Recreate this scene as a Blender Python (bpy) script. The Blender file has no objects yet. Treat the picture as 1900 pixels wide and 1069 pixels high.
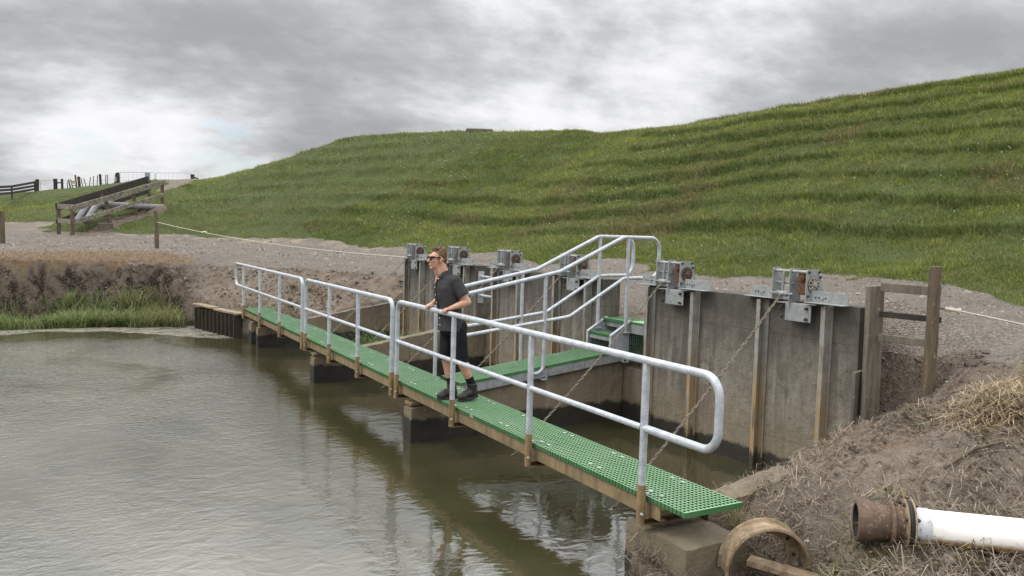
import bpy, math, random
import numpy as np
from mathutils import Vector, Matrix

random.seed(11)
rng = np.random.default_rng(11)
SC = bpy.context.scene
COL = SC.collection
PI = math.pi
ZW = -0.75            # water level; z = 0 is the top of the main walkway

# ---------------------------------------------------------------- camera
CAM = np.array([-3.9492, -5.0938, 2.0066])
M = np.array([[0.86940139, -0.49329093, 0.0283774],
              [-0.00911501, -0.07343374, -0.99725844],
              [0.49402241, 0.86675922, -0.06833975]])
FPX = 1500.0


def at(u, v, D):
    d = M.T @ np.array([(u - 950) / FPX, (v - 534.5) / FPX, 1.0])
    return CAM + d * D


cam = bpy.data.cameras.new('camera')
cam.sensor_width = 36
cam.lens = FPX / 1900 * 36
cam.clip_start = 0.05
cam.clip_end = 20000
cob = bpy.data.objects.new('camera', cam)
COL.objects.link(cob)
R3 = Matrix(((M[0][0], -M[1][0], -M[2][0]), (M[0][1], -M[1][1], -M[2][1]), (M[0][2], -M[1][2], -M[2][2])))
cob.matrix_world = Matrix.Translation(Vector(CAM)) @ R3.to_4x4()
SC.camera = cob
SC.view_settings.view_transform = 'Standard'
SC.view_settings.look = 'None'
SC.view_settings.exposure = 0
SC.render.engine = 'CYCLES'
SC.cycles.max_bounces = 6
SC.cycles.transparent_max_bounces = 8


# ---------------------------------------------------------------- mesh helpers
class MB:
    def __init__(s):
        s.v, s.f, s.sm = [], [], []

    def add(s, vs, fs, smooth=False):
        o = len(s.v)
        s.v += [tuple(map(float, p)) for p in vs]
        s.f += [tuple(i + o for i in f) for f in fs]
        s.sm += [smooth] * len(fs)

    def box(s, c, d, R=None, bev=0.0):
        hx, hy, hz = d[0] / 2, d[1] / 2, d[2] / 2
        b = min(bev, hx * .9, hy * .9, hz * .9)
        vs, fs = [], []
        if b <= 0:
            vs = [(x, y, z) for x in (-hx, hx) for y in (-hy, hy) for z in (-hz, hz)]
            fs = [(0, 1, 3, 2), (4, 6, 7, 5), (0, 4, 5, 1), (2, 3, 7, 6), (0, 2, 6, 4), (1, 5, 7, 3)]
        else:
            idx = {}
            for sx in (-1, 1):
                for sy in (-1, 1):
                    for sz in (-1, 1):
                        for a in range(3):
                            p = [sx * (hx - b), sy * (hy - b), sz * (hz - b)]
                            p[a] += (sx, sy, sz)[a] * b
                            idx[(sx, sy, sz, a)] = len(vs)
                            vs.append(tuple(p))
            for a in range(3):
                o1, o2 = (a + 1) % 3, (a + 2) % 3
                for sg in (-1, 1):
                    q = []
                    for (p1, p2) in ((-1, -1), (1, -1), (1, 1), (-1, 1)):
                        k = [0, 0, 0]
                        k[a], k[o1], k[o2] = sg, p1, p2
                        q.append(idx[(k[0], k[1], k[2], a)])
                    fs.append(tuple(q if sg > 0 else q[::-1]))
            for a in range(3):          # edges along axis a
                o1, o2 = (a + 1) % 3, (a + 2) % 3
                for s1 in (-1, 1):
                    for s2 in (-1, 1):
                        k0, k1 = [0, 0, 0], [0, 0, 0]
                        k0[a], k1[a] = -1, 1
                        k0[o1] = k1[o1] = s1
                        k0[o2] = k1[o2] = s2
                        q = (idx[(*k0, o1)], idx[(*k1, o1)], idx[(*k1, o2)], idx[(*k0, o2)])
                        fs.append(q if s1 * s2 > 0 else q[::-1])
            for sx in (-1, 1):
                for sy in (-1, 1):
                    for sz in (-1, 1):
                        q = (idx[(sx, sy, sz, 0)], idx[(sx, sy, sz, 1)], idx[(sx, sy, sz, 2)])
                        fs.append(q if sx * sy * sz > 0 else q[::-1])
        if R is not None:
            vs = [tuple(R @ Vector(p)) for p in vs]
        s.add([(p[0] + c[0], p[1] + c[1], p[2] + c[2]) for p in vs], fs)

    def bar(s, p0, p1, w, h, up=(0, 0, 1), bev=0.0, ext=0.0):
        p0, p1 = Vector(p0), Vector(p1)
        x = (p1 - p0)
        L = x.length
        x.normalize()
        y = Vector(up).cross(x)
        if y.length < 1e-4:
            y = Vector((1, 0, 0)).cross(x)
        y.normalize()
        z = x.cross(y)
        R = Matrix((x, y, z)).transposed()
        c = (p0 + p1) / 2
        s.box(c, (L + ext, w, h), R, bev)

    def tube(s, path, r, seg=10, closed=False, caps=True, smooth=True):
        P = [Vector(p) for p in path]
        n = len(P)
        rs = r if isinstance(r, (list, tuple)) else [r] * n
        T = []
        for i in range(n):
            a = P[(i - 1) % n] if (i > 0 or closed) else P[i]
            b = P[(i + 1) % n] if (i < n - 1 or closed) else P[i]
            t = (b - a)
            t.normalize()
            T.append(t)
        u = T[0].orthogonal().normalized()
        vs, fs = [], []
        for i in range(n):
            u = (u - T[i] * u.dot(T[i]))
            u.normalize()
            w = T[i].cross(u)
            for k in range(seg):
                a = 2 * PI * k / seg
                vs.append(P[i] + (u * math.cos(a) + w * math.sin(a)) * rs[i])
        m = n if closed else n - 1
        for i in range(m):
            j = (i + 1) % n
            for k in range(seg):
                k2 = (k + 1) % seg
                fs.append((i * seg + k, i * seg + k2, j * seg + k2, j * seg + k))
        s.add(vs, fs, smooth)
        if caps and not closed:
            s.add([vs[k] for k in range(seg)], [tuple(range(seg))[::-1]])
            s.add([vs[(n - 1) * seg + k] for k in range(seg)], [tuple(range(seg))])

    def lathe(s, p0, axis, prof, seg=32, smooth=True, a0=0.0, a1=2 * PI, closed_prof=False):
        """prof: list of (distance along axis, radius)"""
        ax = Vector(axis).normalized()
        u = Vector((0, 0, 1))
        u = (u - ax * u.dot(ax)).normalized()
        w = ax.cross(u)
        full = abs(a1 - a0 - 2 * PI) < 1e-6
        cnt = seg if full else seg + 1
        vs, fs = [], []
        pr = list(prof) + ([prof[0]] if closed_prof else [])
        for (d, r) in pr:
            for k in range(cnt):
                a = a0 + (a1 - a0) * k / seg
                vs.append(Vector(p0) + ax * d + (u * math.cos(a) + w * math.sin(a)) * r)
        for i in range(len(pr) - 1):
            for k in range(seg):
                k2 = (k + 1) % cnt
                fs.append((i * cnt + k, i * cnt + k2, (i + 1) * cnt + k2, (i + 1) * cnt + k))
        s.add(vs, fs, smooth)
        if not full and closed_prof:
            n = len(prof)
            s.add([vs[i * cnt] for i in range(n)], [tuple(range(n))])
            s.add([vs[i * cnt + cnt - 1] for i in range(n)], [tuple(range(n))[::-1]])

    def prism(s, pts, depth, o, ex, ey, ez):
        """polygon pts in (ex, ey), extruded by depth along ez, from o"""
        o, ex, ey, ez = Vector(o), Vector(ex), Vector(ey), Vector(ez)
        n = len(pts)
        a = [o + ex * p[0] + ey * p[1] for p in pts]
        b = [p + ez * depth for p in a]
        s.add(a + b, [tuple(range(n))[::-1], tuple(range(n, 2 * n))] +
              [(i, (i + 1) % n, n + (i + 1) % n, n + i) for i in range(n)])

    def mesh(s, name, off=(0, 0, 0)):
        me = bpy.data.meshes.new(name)
        me.from_pydata([(p[0] - off[0], p[1] - off[1], p[2] - off[2]) for p in s.v], [], s.f)
        me.polygons.foreach_set('use_smooth', s.sm)
        me.update()
        return me

    def build(s, name, mat, parent=None, label=None):
        off = parent_loc(parent)
        me = s.mesh(name, off)
        me.materials.append(mat)
        o = bpy.data.objects.new(name, me)
        COL.objects.link(o)
        if parent is not None:
            o.parent = parent
        if label:
            o['label'] = label
        return o


def parent_loc(p):
    off = Vector((0, 0, 0))
    while p is not None:
        off += p.location
        p = p.parent
    return off


def tag(o, label=None, cat=None, group=None, kind=None):
    if label: o['label'] = label
    if cat: o['category'] = cat
    if group: o['group'] = group
    if kind: o['kind'] = kind
    return o


def thing(name, label, cat, loc=(0, 0, 0), group=None):
    o = bpy.data.objects.new(name, None)
    o.empty_display_size = .2
    COL.objects.link(o)
    o.location = loc
    return tag(o, label, cat, group)


def copy_tree(o, parent=None):
    c = o.copy()
    COL.objects.link(c)
    if parent is not None:
        c.parent = parent
    for ch in list(o.children):
        copy_tree(ch, c)
    return c


def fillet(pts, r, n=6, closed=False):
    P = [Vector(p) for p in pts]
    out = []
    N = len(P)
    rr = r if isinstance(r, (list, tuple)) else [r] * N
    for i in range(N):
        if not closed and i in (0, N - 1):
            out.append(P[i])
            continue
        a, b, c = P[(i - 1) % N], P[i], P[(i + 1) % N]
        d1, d2 = (a - b), (c - b)
        l1, l2 = d1.length, d2.length
        d1.normalize(); d2.normalize()
        ang = d1.angle(d2)
        if rr[i] <= 0 or abs(ang - PI) < .02:
            out.append(b)
            continue
        t = min(rr[i] / math.tan(ang / 2), l1 * .49, l2 * .49)
        r2 = t * math.tan(ang / 2)
        cen = b + (d1 + d2).normalized() * (r2 / math.sin(ang / 2))
        s0, s1 = b + d1 * t - cen, b + d2 * t - cen
        for k in range(n + 1):
            th = s0.angle(s1)
            if th < 1e-3:
                out.append(b)
            else:
                f_ = k / n
                out.append(cen + (s0 * math.sin((1 - f_) * th) + s1 * math.sin(f_ * th)) / math.sin(th))
    return out


# ---------------------------------------------------------------- numpy noise
def _hash(ix, iy, seed):
    h = (ix.astype(np.int64) * 374761393 + iy.astype(np.int64) * 668265263 + seed * 974634257) & 0xffffffff
    h = ((h ^ (h >> 13)) * 1274126177) & 0xffffffff
    h = ((h ^ (h >> 16)) * 2246822519) & 0xffffffff
    return ((h ^ (h >> 15)) & 0xffffff) / float(0xffffff)


def vnoise(x, y, seed=0):
    ix, iy = np.floor(x), np.floor(y)
    fx, fy = x - ix, y - iy
    fx = fx * fx * (3 - 2 * fx)
    fy = fy * fy * (3 - 2 * fy)
    a, b = _hash(ix, iy, seed), _hash(ix + 1, iy, seed)
    c, d = _hash(ix, iy + 1, seed), _hash(ix + 1, iy + 1, seed)
    return (a * (1 - fx) + b * fx) * (1 - fy) + (c * (1 - fx) + d * fx) * fy


def fbm(x, y, seed=0, oct=4):
    s, a, t = 0, .5, 0
    for o in range(oct):
        s = s + a * vnoise(x * 2 ** o + 17.3 * o, y * 2 ** o - 9.1 * o, seed + o)
        t += a
        a *= .5
    return s / t            # 0..1


def sst(a, b, x):
    t = np.clip((x - a) / (b - a), 0, 1)
    return t * t * (3 - 2 * t)


def sd_poly(px, py, poly):
    """signed distance, negative inside"""
    d = np.full(px.shape, 1e18)
    ins = np.zeros(px.shape, bool)
    n = len(poly)
    for i in range(n):
        ax, ay = poly[i]
        bx, by = poly[(i + 1) % n]
        ex, ey = bx - ax, by - ay
        t = np.clip(((px - ax) * ex + (py - ay) * ey) / (ex * ex + ey * ey), 0, 1)
        d = np.minimum(d, (px - ax - t * ex) ** 2 + (py - ay - t * ey) ** 2)
        c = ((ay > py) != (by > py))
        xi = ax + (py - ay) / (ey if ey != 0 else 1e-9) * ex
        ins ^= c & (px < xi)
    return np.where(ins, -np.sqrt(d), np.sqrt(d))


def d_line(px, py, pts):
    d = np.full(px.shape, 1e18)
    for (ax, ay), (bx, by) in zip(pts[:-1], pts[1:]):
        ex, ey = bx - ax, by - ay
        t = np.clip(((px - ax) * ex + (py - ay) * ey) / (ex * ex + ey * ey), 0, 1)
        d = np.minimum(d, (px - ax - t * ex) ** 2 + (py - ay - t * ey) ** 2)
    return np.sqrt(d)


# ---------------------------------------------------------------- material helpers
class Mat:
    def __init__(s, name):
        s.m = bpy.data.materials.new(name)
        s.m.use_nodes = True
        s.t = s.m.node_tree
        s.t.nodes.clear()
        s.out = s.n('ShaderNodeOutputMaterial')
        s._pos = None

    def n(s, typ, ins=None, **props):
        nd = s.t.nodes.new(typ)
        for k, v in props.items():
            setattr(nd, k, v)
        for k, v in (ins or {}).items():
            if hasattr(v, 'is_output'):
                s.t.links.new(v, nd.inputs[k])
            else:
                nd.inputs[k].default_value = v
        return nd

    def pos(s):
        if s._pos is None:
            s._pos = s.n('ShaderNodeNewGeometry').outputs['Position']
        return s._pos

    def vec(s, scale=(1, 1, 1), src=None, loc=(0, 0, 0)):
        return s.n('ShaderNodeMapping', {'Vector': src or s.pos(), 'Scale': scale, 'Location': loc}).outputs[0]

    def noise(s, scale, detail=4, rough=.55, vec=None, dist=0.0):
        return s.n('ShaderNodeTexNoise', {'Vector': vec or s.pos(), 'Scale': scale, 'Detail': detail,
                                          'Roughness': rough, 'Distortion': dist}).outputs['Fac']

    def vor(s, scale, vec=None, out='Distance', feature='F1'):
        return s.n('ShaderNodeTexVoronoi', {'Vector': vec or s.pos(), 'Scale': scale}, feature=feature).outputs[out]

    def math(s, op, a, b=0.0, clamp=False):
        return s.n('ShaderNodeMath', {0: a, 1: b}, operation=op, use_clamp=clamp).outputs[0]

    def ramp(s, x, lo, hi):
        return s.n('ShaderNodeMapRange', {'Value': x, 'From Min': lo, 'From Max': hi},
                   interpolation_type='SMOOTHSTEP').outputs[0]

    def mix(s, f, a, b, mode='MIX'):
        nd = s.n('ShaderNodeMix', data_type='RGBA', blend_type=mode)
        for k, v in ((0, f), (6, a), (7, b)):
            if hasattr(v, 'is_output'):
                s.t.links.new(v, nd.inputs[k])
            else:
                nd.inputs[k].default_value = v if k == 0 or len(v) == 4 else (*v, 1)
        return nd.outputs[2]

    def bump(s, h, strength=.3, dist=.01, normal=None):
        ins = {'Height': h, 'Strength': strength, 'Distance': dist}
        if normal is not None:
            ins['Normal'] = normal
        return s.n('ShaderNodeBump', ins).outputs[0]

    def xyz(s):
        return s.n('ShaderNodeSeparateXYZ', {0: s.pos()}).outputs

    def principled(s, color, rough=.7, metal=0.0, normal=None, spec=.5, **kw):
        p = s.n('ShaderNodeBsdfPrincipled')
        def put(k, v):
            if hasattr(v, 'is_output'):
                s.t.links.new(v, p.inputs[k])
            else:
                p.inputs[k].default_value = (*v, 1) if isinstance(v, tuple) and len(v) == 3 else v
        put('Base Color', color); put('Roughness', rough); put('Metallic', metal)
        put('Specular IOR Level', spec)
        for k, v in kw.items():
            put(k, v)
        if normal is not None:
            put('Normal', normal)
        s.t.links.new(p.outputs[0], s.out.inputs[0])
        return p


def weathered(name, c1, c2, scale=6, rough=.75, metal=0.0, bscale=60, bump=.25, bdist=.006,
              streak=None, spots=None, spot_scale=18, spot_lo=.6, spot_hi=.7, stretch=(1, 1, 1), spec=.4):
    m = Mat(name)
    v = m.vec(stretch)
    col = m.mix(m.ramp(m.noise(scale, 6, .6, v), .3, .7), c1, c2)
    fine = m.noise(bscale, 4, .6, v)
    col = m.mix(m.ramp(fine, .35, .75), m.mix(.25, col, (0.0, 0.0, 0.0)), col)
    if streak:
        sv = m.vec((9, 9, .7))
        col = m.mix(m.math('MULTIPLY', m.ramp(m.noise(1.5, 5, .6, sv), .5, .68), streak[1]), col, streak[0])
    if spots:
        col = m.mix(m.ramp(m.noise(spot_scale, 4, .65), spot_lo, spot_hi), col, spots)
    h = m.noise(bscale, 5, .65, v)
    m.principled(col, rough, metal, m.bump(h, bump, bdist), spec)
    return m.m


MT = {}
MT['galv'] = weathered('galvanised_steel', (.56, .59, .62), (.40, .43, .46), 14, .42, .25, 90, .08, .002,
                       spots=(.24, .22, .19), spot_scale=25, spot_lo=.7, spot_hi=.8)
MT['galv_dull'] = weathered('dull_galvanised_steel', (.36, .38, .38), (.25, .27, .27), 10, .55, .25, 70, .12, .002,
                            streak=((.16, .14, .11), .6))
MT['winch'] = weathered('grey_winch_paint', (.34, .36, .35), (.25, .265, .26), 12, .5, .1, 60, .1, .002,
                        spots=(.16, .11, .07), spot_scale=22, spot_lo=.62, spot_hi=.72)
MT['muddy'] = weathered('mud_stained_steel', (.30, .205, .10), (.20, .135, .065), 9, .75, .1, 60, .2, .002,
                        streak=((.10, .07, .035), .7))
MT['stringer'] = weathered('silt_stained_beam', (.27, .20, .105), (.17, .125, .065), 5, .8, .05, 50, .2, .003,
                           streak=((.08, .06, .035), .7))
MT['rust'] = weathered('rusted_iron', (.17, .075, .038), (.085, .042, .026), 25, .85, .1, 120, .5, .004,
                       spots=(.30, .17, .10), spot_scale=60, spot_lo=.55, spot_hi=.7)
MT['oldrust'] = weathered('brown_rusted_cast_iron', (.17, .11, .076), (.10, .07, .05), 14, .9, .05, 110, .5, .004,
                          spots=(.30, .22, .15), spot_scale=45, spot_lo=.56, spot_hi=.72)
MT['tanrust'] = weathered('tan_rusted_plate', (.37, .285, .18), (.20, .135, .075), 12, .8, .05, 90, .35, .003,
                          spots=(.38, .31, .22), spot_scale=20, spot_lo=.55, spot_hi=.75)
MT['chain'] = weathered('dirty_chain', (.33, .29, .22), (.16, .13, .095), 20, .6, .3, 80, .1, .001)
MT['bolt'] = weathered('dark_bolt', (.10, .08, .065), (.05, .04, .035), 40, .6, .4, 120, .2, .001)
MT['rubber'] = weathered('black_rubber', (.03, .03, .03), (.018, .018, .017), 30, .8, 0, 100, .2, .001)
MT['wood'] = weathered('grey_weathered_timber', (.21, .185, .14), (.12, .105, .08), 5, .85, 0, 50, .45, .006,
                       streak=((.06, .055, .04), .5), spots=(.26, .26, .17), spot_scale=14, spot_lo=.6, spot_hi=.75,
                       stretch=(3, 3, .35))
MT['woodrail'] = weathered('lichened_timber_rail', (.26, .235, .18), (.11, .095, .075), 5, .9, 0, 40, .45, .006,
                           spots=(.30, .31, .22), spot_scale=9, spot_lo=.52, spot_hi=.7)
MT['wooddark'] = weathered('dark_timber', (.05, .043, .035), (.03, .026, .022), 5, .9, 0, 40, .4, .006)
MT['wetwood'] = weathered('wet_brown_timber', (.075, .058, .04), (.045, .036, .026), 5, .8, 0, 40, .4, .006, streak=((.03, .025, .02), .6))
MT['woodpost'] = weathered('brown_timber_post', (.16, .12, .075), (.085, .065, .042), 6, .85, 0, 40, .5, .006,
                           streak=((.05, .04, .03), .6), spots=(.20, .17, .09), spot_scale=16, stretch=(4, 4, .4))
MT['plank'] = weathered('silty_plank', (.32, .25, .155), (.22, .17, .10), 5, .85, 0, 50, .35, .004,
                        streak=((.09, .075, .05), .6))
MT['rope'] = weathered('pale_rope', (.62, .58, .48), (.45, .42, .34), 30, .8, 0, 120, .3, .001)
MT['ivory'] = weathered('ivory_plastic', (.68, .62, .50), (.55, .48, .37), 20, .5, 0, 80, .1, .001)
MT['pipegrey'] = weathered('grey_plastic_pipe', (.22, .22, .225), (.14, .14, .145), 6, .55, 0, 60, .1, .002,
                           spots=(.30, .27, .23), spot_scale=8)
MT['wire'] = weathered('grey_wire', (.45, .46, .47), (.35, .36, .37), 20, .5, .3, 80, .05, .001)
MT['stone'] = weathered('pale_stone', (.42, .38, .33), (.27, .24, .20), 9, .9, 0, 60, .5, .006)


def grating_mat():
    m = Mat('green_fibreglass_grating')
    y = m.xyz()[1]
    dusty = m.math('MULTIPLY', m.ramp(m.noise(1.3, 6, .65), .38, .66), .55)
    col = m.mix(m.noise(6, 5, .6), (.055, .215, .055), (.085, .285, .085))
    col = m.mix(dusty, col, (.24, .36, .22))
    col = m.mix(m.math('MULTIPLY', m.ramp(m.noise(7, 3, .6), .58, .72), .45), col, (.12, .16, .08))
    col = m.mix(m.ramp(m.noise(3.6, 2, .5, m.vec((1, 1, 1), None, (3.1, 7.7, 0))), .735, .75), col, (.72, .73, .66))
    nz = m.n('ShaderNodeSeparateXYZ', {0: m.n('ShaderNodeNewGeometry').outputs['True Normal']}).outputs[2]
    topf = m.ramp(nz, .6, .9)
    col = m.mix(topf, m.mix(.62, col, (.006, .05, .016)), m.mix(.50, col, (.34, .47, .32)))  # bar sides painted darker for the shade in the gaps; gritty tops paler
    m.principled(col, .55, 0, m.bump(m.noise(140, 3), .25, .001), .4)
    return m.m


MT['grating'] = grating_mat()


def concrete(name, base1, base2, streaks=.75, topdark=True, wl=-.50):
    m = Mat(name)
    x, y, z = m.xyz()
    col = m.mix(m.ramp(m.noise(2.2, 6, .65), .3, .7), base1, base2)
    # board-marked mottling and pores
    col = m.mix(m.math('MULTIPLY', m.ramp(m.noise(26, 5, .72), .52, .72), .45), col, (.31, .28, .23))
    col = m.mix(m.math('MULTIPLY', m.ramp(m.noise(9, 6, .7), .50, .66), .55), col, (.085, .073, .056))
    col = m.mix(m.math('MULTIPLY', m.ramp(m.noise(48, 4, .7), .60, .70), .75), col, (.055, .048, .038))
    col = m.mix(m.math('MULTIPLY', m.ramp(m.vor(13), .13, .06), m.ramp(m.noise(5, 2), .4, .6)), col, (.03, .026, .021))
    sv = m.vec((5, 5, .45))
    st = m.ramp(m.noise(1.6, 6, .62, sv), .46, .66)
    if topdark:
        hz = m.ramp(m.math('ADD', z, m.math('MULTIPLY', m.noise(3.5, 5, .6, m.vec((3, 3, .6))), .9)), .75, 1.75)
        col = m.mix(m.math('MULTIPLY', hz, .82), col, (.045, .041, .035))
        fl = m.math('PINGPONG', m.math('ADD', z, .31), .61)
        col = m.mix(m.math('MULTIPLY', m.ramp(fl, .012, .003), .55), col, (.06, .052, .042))
    col = m.mix(m.math('MULTIPLY', st, streaks), col, (.075, .066, .055))
    lt = m.ramp(m.noise(1.3, 5, .6, m.vec((7, 7, .3), None, (4, 2, 0))), .6, .75)
    col = m.mix(m.math('MULTIPLY', lt, .5), col, (.36, .33, .27))
    # wet algae band above the water, with an uneven edge
    e = m.math('ADD', z, m.math('MULTIPLY', m.math('SUBTRACT', m.noise(5, 5, .65), .5), .22))
    wet = m.ramp(e, wl, wl - .07)
    col = m.mix(wet, col, (.022, .020, .014))
    silt = m.math('MULTIPLY', m.ramp(e, .25, -.35), m.math('SUBTRACT', 1.0, wet))
    col = m.mix(m.math('MULTIPLY', silt, .45), col, (.20, .16, .095))
    ro = m.math('SUBTRACT', .9, m.math('MULTIPLY', wet, .35))
    h = m.math('ADD', m.noise(45, 6, .7), m.math('MULTIPLY', m.noise(7, 4), 1.5))
    m.principled(col, ro, 0, m.bump(h, .8, .014), .35)
    return m.m


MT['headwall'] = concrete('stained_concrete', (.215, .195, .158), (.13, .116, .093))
MT['divider'] = concrete('silt_stained_concrete', (.17, .14, .10), (.105, .087, .064), .6, False, -.41)
MT['block'] = concrete('mossy_concrete', (.135, .115, .085), (.075, .063, .047), .35, False)

def guide_mat():
    m = Mat('silt_stained_guide')
    z = m.xyz()[2]
    e = m.math('ADD', z, m.math('MULTIPLY', m.math('SUBTRACT', m.noise(6, 5, .65, m.vec((4, 4, .6))), .5), .6))
    col = m.mix(m.ramp(m.noise(8, 5, .6), .3, .7), (.27, .265, .235), (.19, .18, .155))
    col = m.mix(m.math('MULTIPLY', m.ramp(e, .80, .05), m.ramp(m.noise(3, 5, .65, m.vec((8, 8, .7), None, (1, 5, 2))), .25, .6)), col, (.29, .205, .105))
    col = m.mix(m.ramp(m.noise(2, 5, .6, m.vec((9, 9, .8))), .52, .66), col, (.13, .10, .06))
    col = m.mix(m.ramp(e, -.50, -.60), col, (.05, .04, .025))
    m.principled(col, .75, .05, m.bump(m.noise(60, 4), .2, .003), .3)
    return m.m


MT['guide'] = guide_mat()

MT['dark_grille'] = weathered('dark_green_grille', (.012, .055, .022), (.008, .03, .014), 12, .7, 0, 60, .1, .001)
MT['clip'] = weathered('pale_clip', (.42, .47, .38), (.28, .36, .27), 30, .6, .1, 80, .1, .001)
# ================================================================= terrain
WATER = [(-1.6, -2.6), (-.45, -1.25), (-.12, -.55), (.02, -.1), (.35, .02), (1.25, .2), (1.9, .5), (2.55, .8), (3.1, 1.15),
         (3.6, 1.5), (3.6, 13.4), (1.6, 13.62), (.62, 13.9), (.22, 14.6), (.06, 15.1), (-.56, 17.45), (-.7, 18.2),
         (-1.5, 18.75), (-3, 19.0), (-5.2, 19.15), (-8, 19.3), (-14, 20), (-26, 24), (-44, 25), (-44, -12),
         (-8, -7.5), (-4.5, -4.6)]

CP = [  # (x, y, z) of solid land
    # plateau of gravel behind the headwall
    (4, 1.0, .97), (4, 3, 1.0), (4.4, 4.5, .84), (5.5, 4.5, .95), (4, 7, 1.0), (4, 9, .95), (4, 11, 1.0), (4.2, 13.2, .98),
    (6.5, 1, 1.0), (7, 5, 1.05), (7, 10, 1.05), (6.5, 15, 1.08), (6, 20, 1.08), (4, 22, 1.07), (2, 24, 1.08),
    (-2, 23, 1.08), (-6, 23, 1.08), (-6, 28, 1.17), (-2, 28, 1.17), (2, 28, 1.2), (4.5, 27.5, 1.15), (-6, 33, 1.25), (-7, 38, 1.4),
    (-14, 24, 1.05), (-14, 32, 1.2), (-28, 30, 1.0), (-28, 45, 1.4), (-50, 30, 1.0),
    # edge of the far bank
    (-14, 20.8, .92), (-8, 20.0, .94), (-5, 19.9, .95), (-3, 19.7, .93), (-1.4, 19.5, .9), (0, 20, .93), (.6, 18.9, .75),
    (0, 18, .22), (-.5, 18.4, .0), (.3, 16.6, .02), (1, 17.2, .42), (2.4, 18, .92), (2.2, 16.2, .55), (.5, 15.2, -.12),
    (.7, 14.2, -.14), (2, 13.9, .08), (2.2, 15, .32), (3.6, 13.8, .38), (3.6, 14.8, .75), (3.5, 16.5, .98), (5, 14, 1.03),
    # soil in the gap between two headwalls
    (3.6, 9.0, .35), (3.9, 9.0, .7),
    # near right bank
    (3.9, .5, .78), (4.3, .2, .92), (3.6, .22, -.08), (3.72, .1, .3), (3.62, -.23, .5), (4.0, -.25, .82), (3.2, .9, -.66),
    (2.9, .75, -.58), (3.4, 1.25, -.85), (3.4, .95, -.66), (3.38, .65, -.42), (2.8, .2, .0), (3.2, .25, -.1), (2.2, -.3, .1), (2.95, -.45, .42), (2.1, .35, -.45), (1.5, .05, -.3),
    (1.4, -.4, -.1), (3.2, -1.1, .55), (2.29, -1.83, .40), (2.1, -1.2, .35), (3.8, -.9, .84), (4.2, -.5, .92),
    (1.05, -1.5, -.08), (1.4, -2.05, -.11), (1.75, -2.5, -.07), (1.0, -1.0, -.24), (.62, -1.85, -.22), (1.2, -2.5, -.12), (.3, -1.5, -.34),
    (.85, -.62, -.34), (.62, -.98, -.72), (.75, -1.22, -.62), (.42, -.95, -.66), (.4, -1.3, -.5), (.6, -.2, -.36), (.1, -.35, -.45), (0, -.9, -.6), (-.5, -1.7, -.35), (-1.6, -3.1, -.1),
    (-3.9, -5.1, .4), (-2, -4, .2), (0, -3, -.05), (2, -3.6, .2), (4, -2.5, .7), (6, -1.5, 1.0), (7, -6, .95), (2, -7, .6),
    (-8, -8.5, .3), (-3, -9, .6), (9, -3, 1.05), (-46, -13, .5), (-46, 26, 1.0), (-20, -14, .6),
]
# levee: toe, slope and crest
TOE = [(14, -30), (11, -4), (9.9, 2), (9.0, 8), (8.6, 15), (8.4, 22), (7.3, 28), (4.3, 31.5), (1.6, 34.0), (-.6, 33.4),
       (-2.2, 34.2), (-4.3, 35.6), (-4.4, 38), (-3.0, 43), (-3.6, 47.0), (-6.5, 48.6), (-14, 50), (-45, 60)]
for (x, y), z in zip(TOE, (1.0, 1.0, 1.05, 1.06, 1.08, 1.1, 1.2, 1.34, 1.45, 1.5, 1.45, 1.47, 1.6, 1.8, 1.85, 1.75, 1.7, 1.6)):
    CP.append((x, y, z))
# crest of the right part: about 12.5 m behind the toe
_cr = np.array([(27, -30, 7.95), (24.5, -8, 7.9), (23.4, 0, 7.80), (22.6, 10, 7.58), (22.2, 20, 7.42), (21.9, 29, 7.30)])
for y in np.arange(-30, 29.5, 2.95):
    x, z = float(np.interp(y, _cr[:, 1], _cr[:, 0])), float(np.interp(y, _cr[:, 1], _cr[:, 2]))
    CP.append((x, y, z))
    tx = float(np.interp(y, [-30, -4, 2, 8, 15, 22, 28], [14, 11, 9.9, 9.0, 8.6, 8.4, 7.3]))
    CP.append(((x + tx) / 2, y, (z + 1.06) / 2 + .12))
    CP.append((x + 3, y + .5, z - .1)); CP.append((x + 12, y, z - 5)); CP.append((x + 40, y, .8))
SKY = [(1050, 243, 41), (960, 243, 43), (850, 243, 45), (750, 246, 46.5), (650, 253, 48), (600, 268, 48.5), (550, 286, 49.5),
       (500, 303, 51), (450, 319, 53), (400, 330, 57), (360, 332, 62), (290, 334, 66), (220, 343, 67.5), (150, 348, 67),
       (100, 353, 66), (40, 357, 64), (0, 361, 63), (-120, 366, 66), (-260, 370, 70)]
for (u, v, D) in SKY:
    p = at(u, v, D)
    CP.append(tuple(p))
    q = at(u, v, D + 4)
    CP.append((q[0], q[1], p[2] - .1))
    q = at(u, v, D + 20)
    CP.append((q[0], q[1], p[2] - 3.2))
    q = at(u, v, D + 60)
    CP.append((q[0], q[1], .8))
# ground under the pipe guard rail and the slope round it
for (u, v, D) in ((137, 437, 34), (107, 434, 35.2), (205, 407, 37), (250, 393, 38.2), (303, 380, 39.2), (277, 374, 41.5),
                  (240, 380, 41), (180, 395, 39), (350, 345, 52), (311, 353, 50), (330, 375, 44), (400, 385, 41),
                  (500, 380, 41), (600, 370, 39), (500, 345, 45), (700, 330, 41), (150, 375, 54), (50, 385, 55),
                  (220, 362, 56), (850, 340, 38)):
    CP.append(tuple(at(u, v, D)))
CP = np.array(CP)


def _phi(r2):
    return np.sqrt(r2 + .12)


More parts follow.
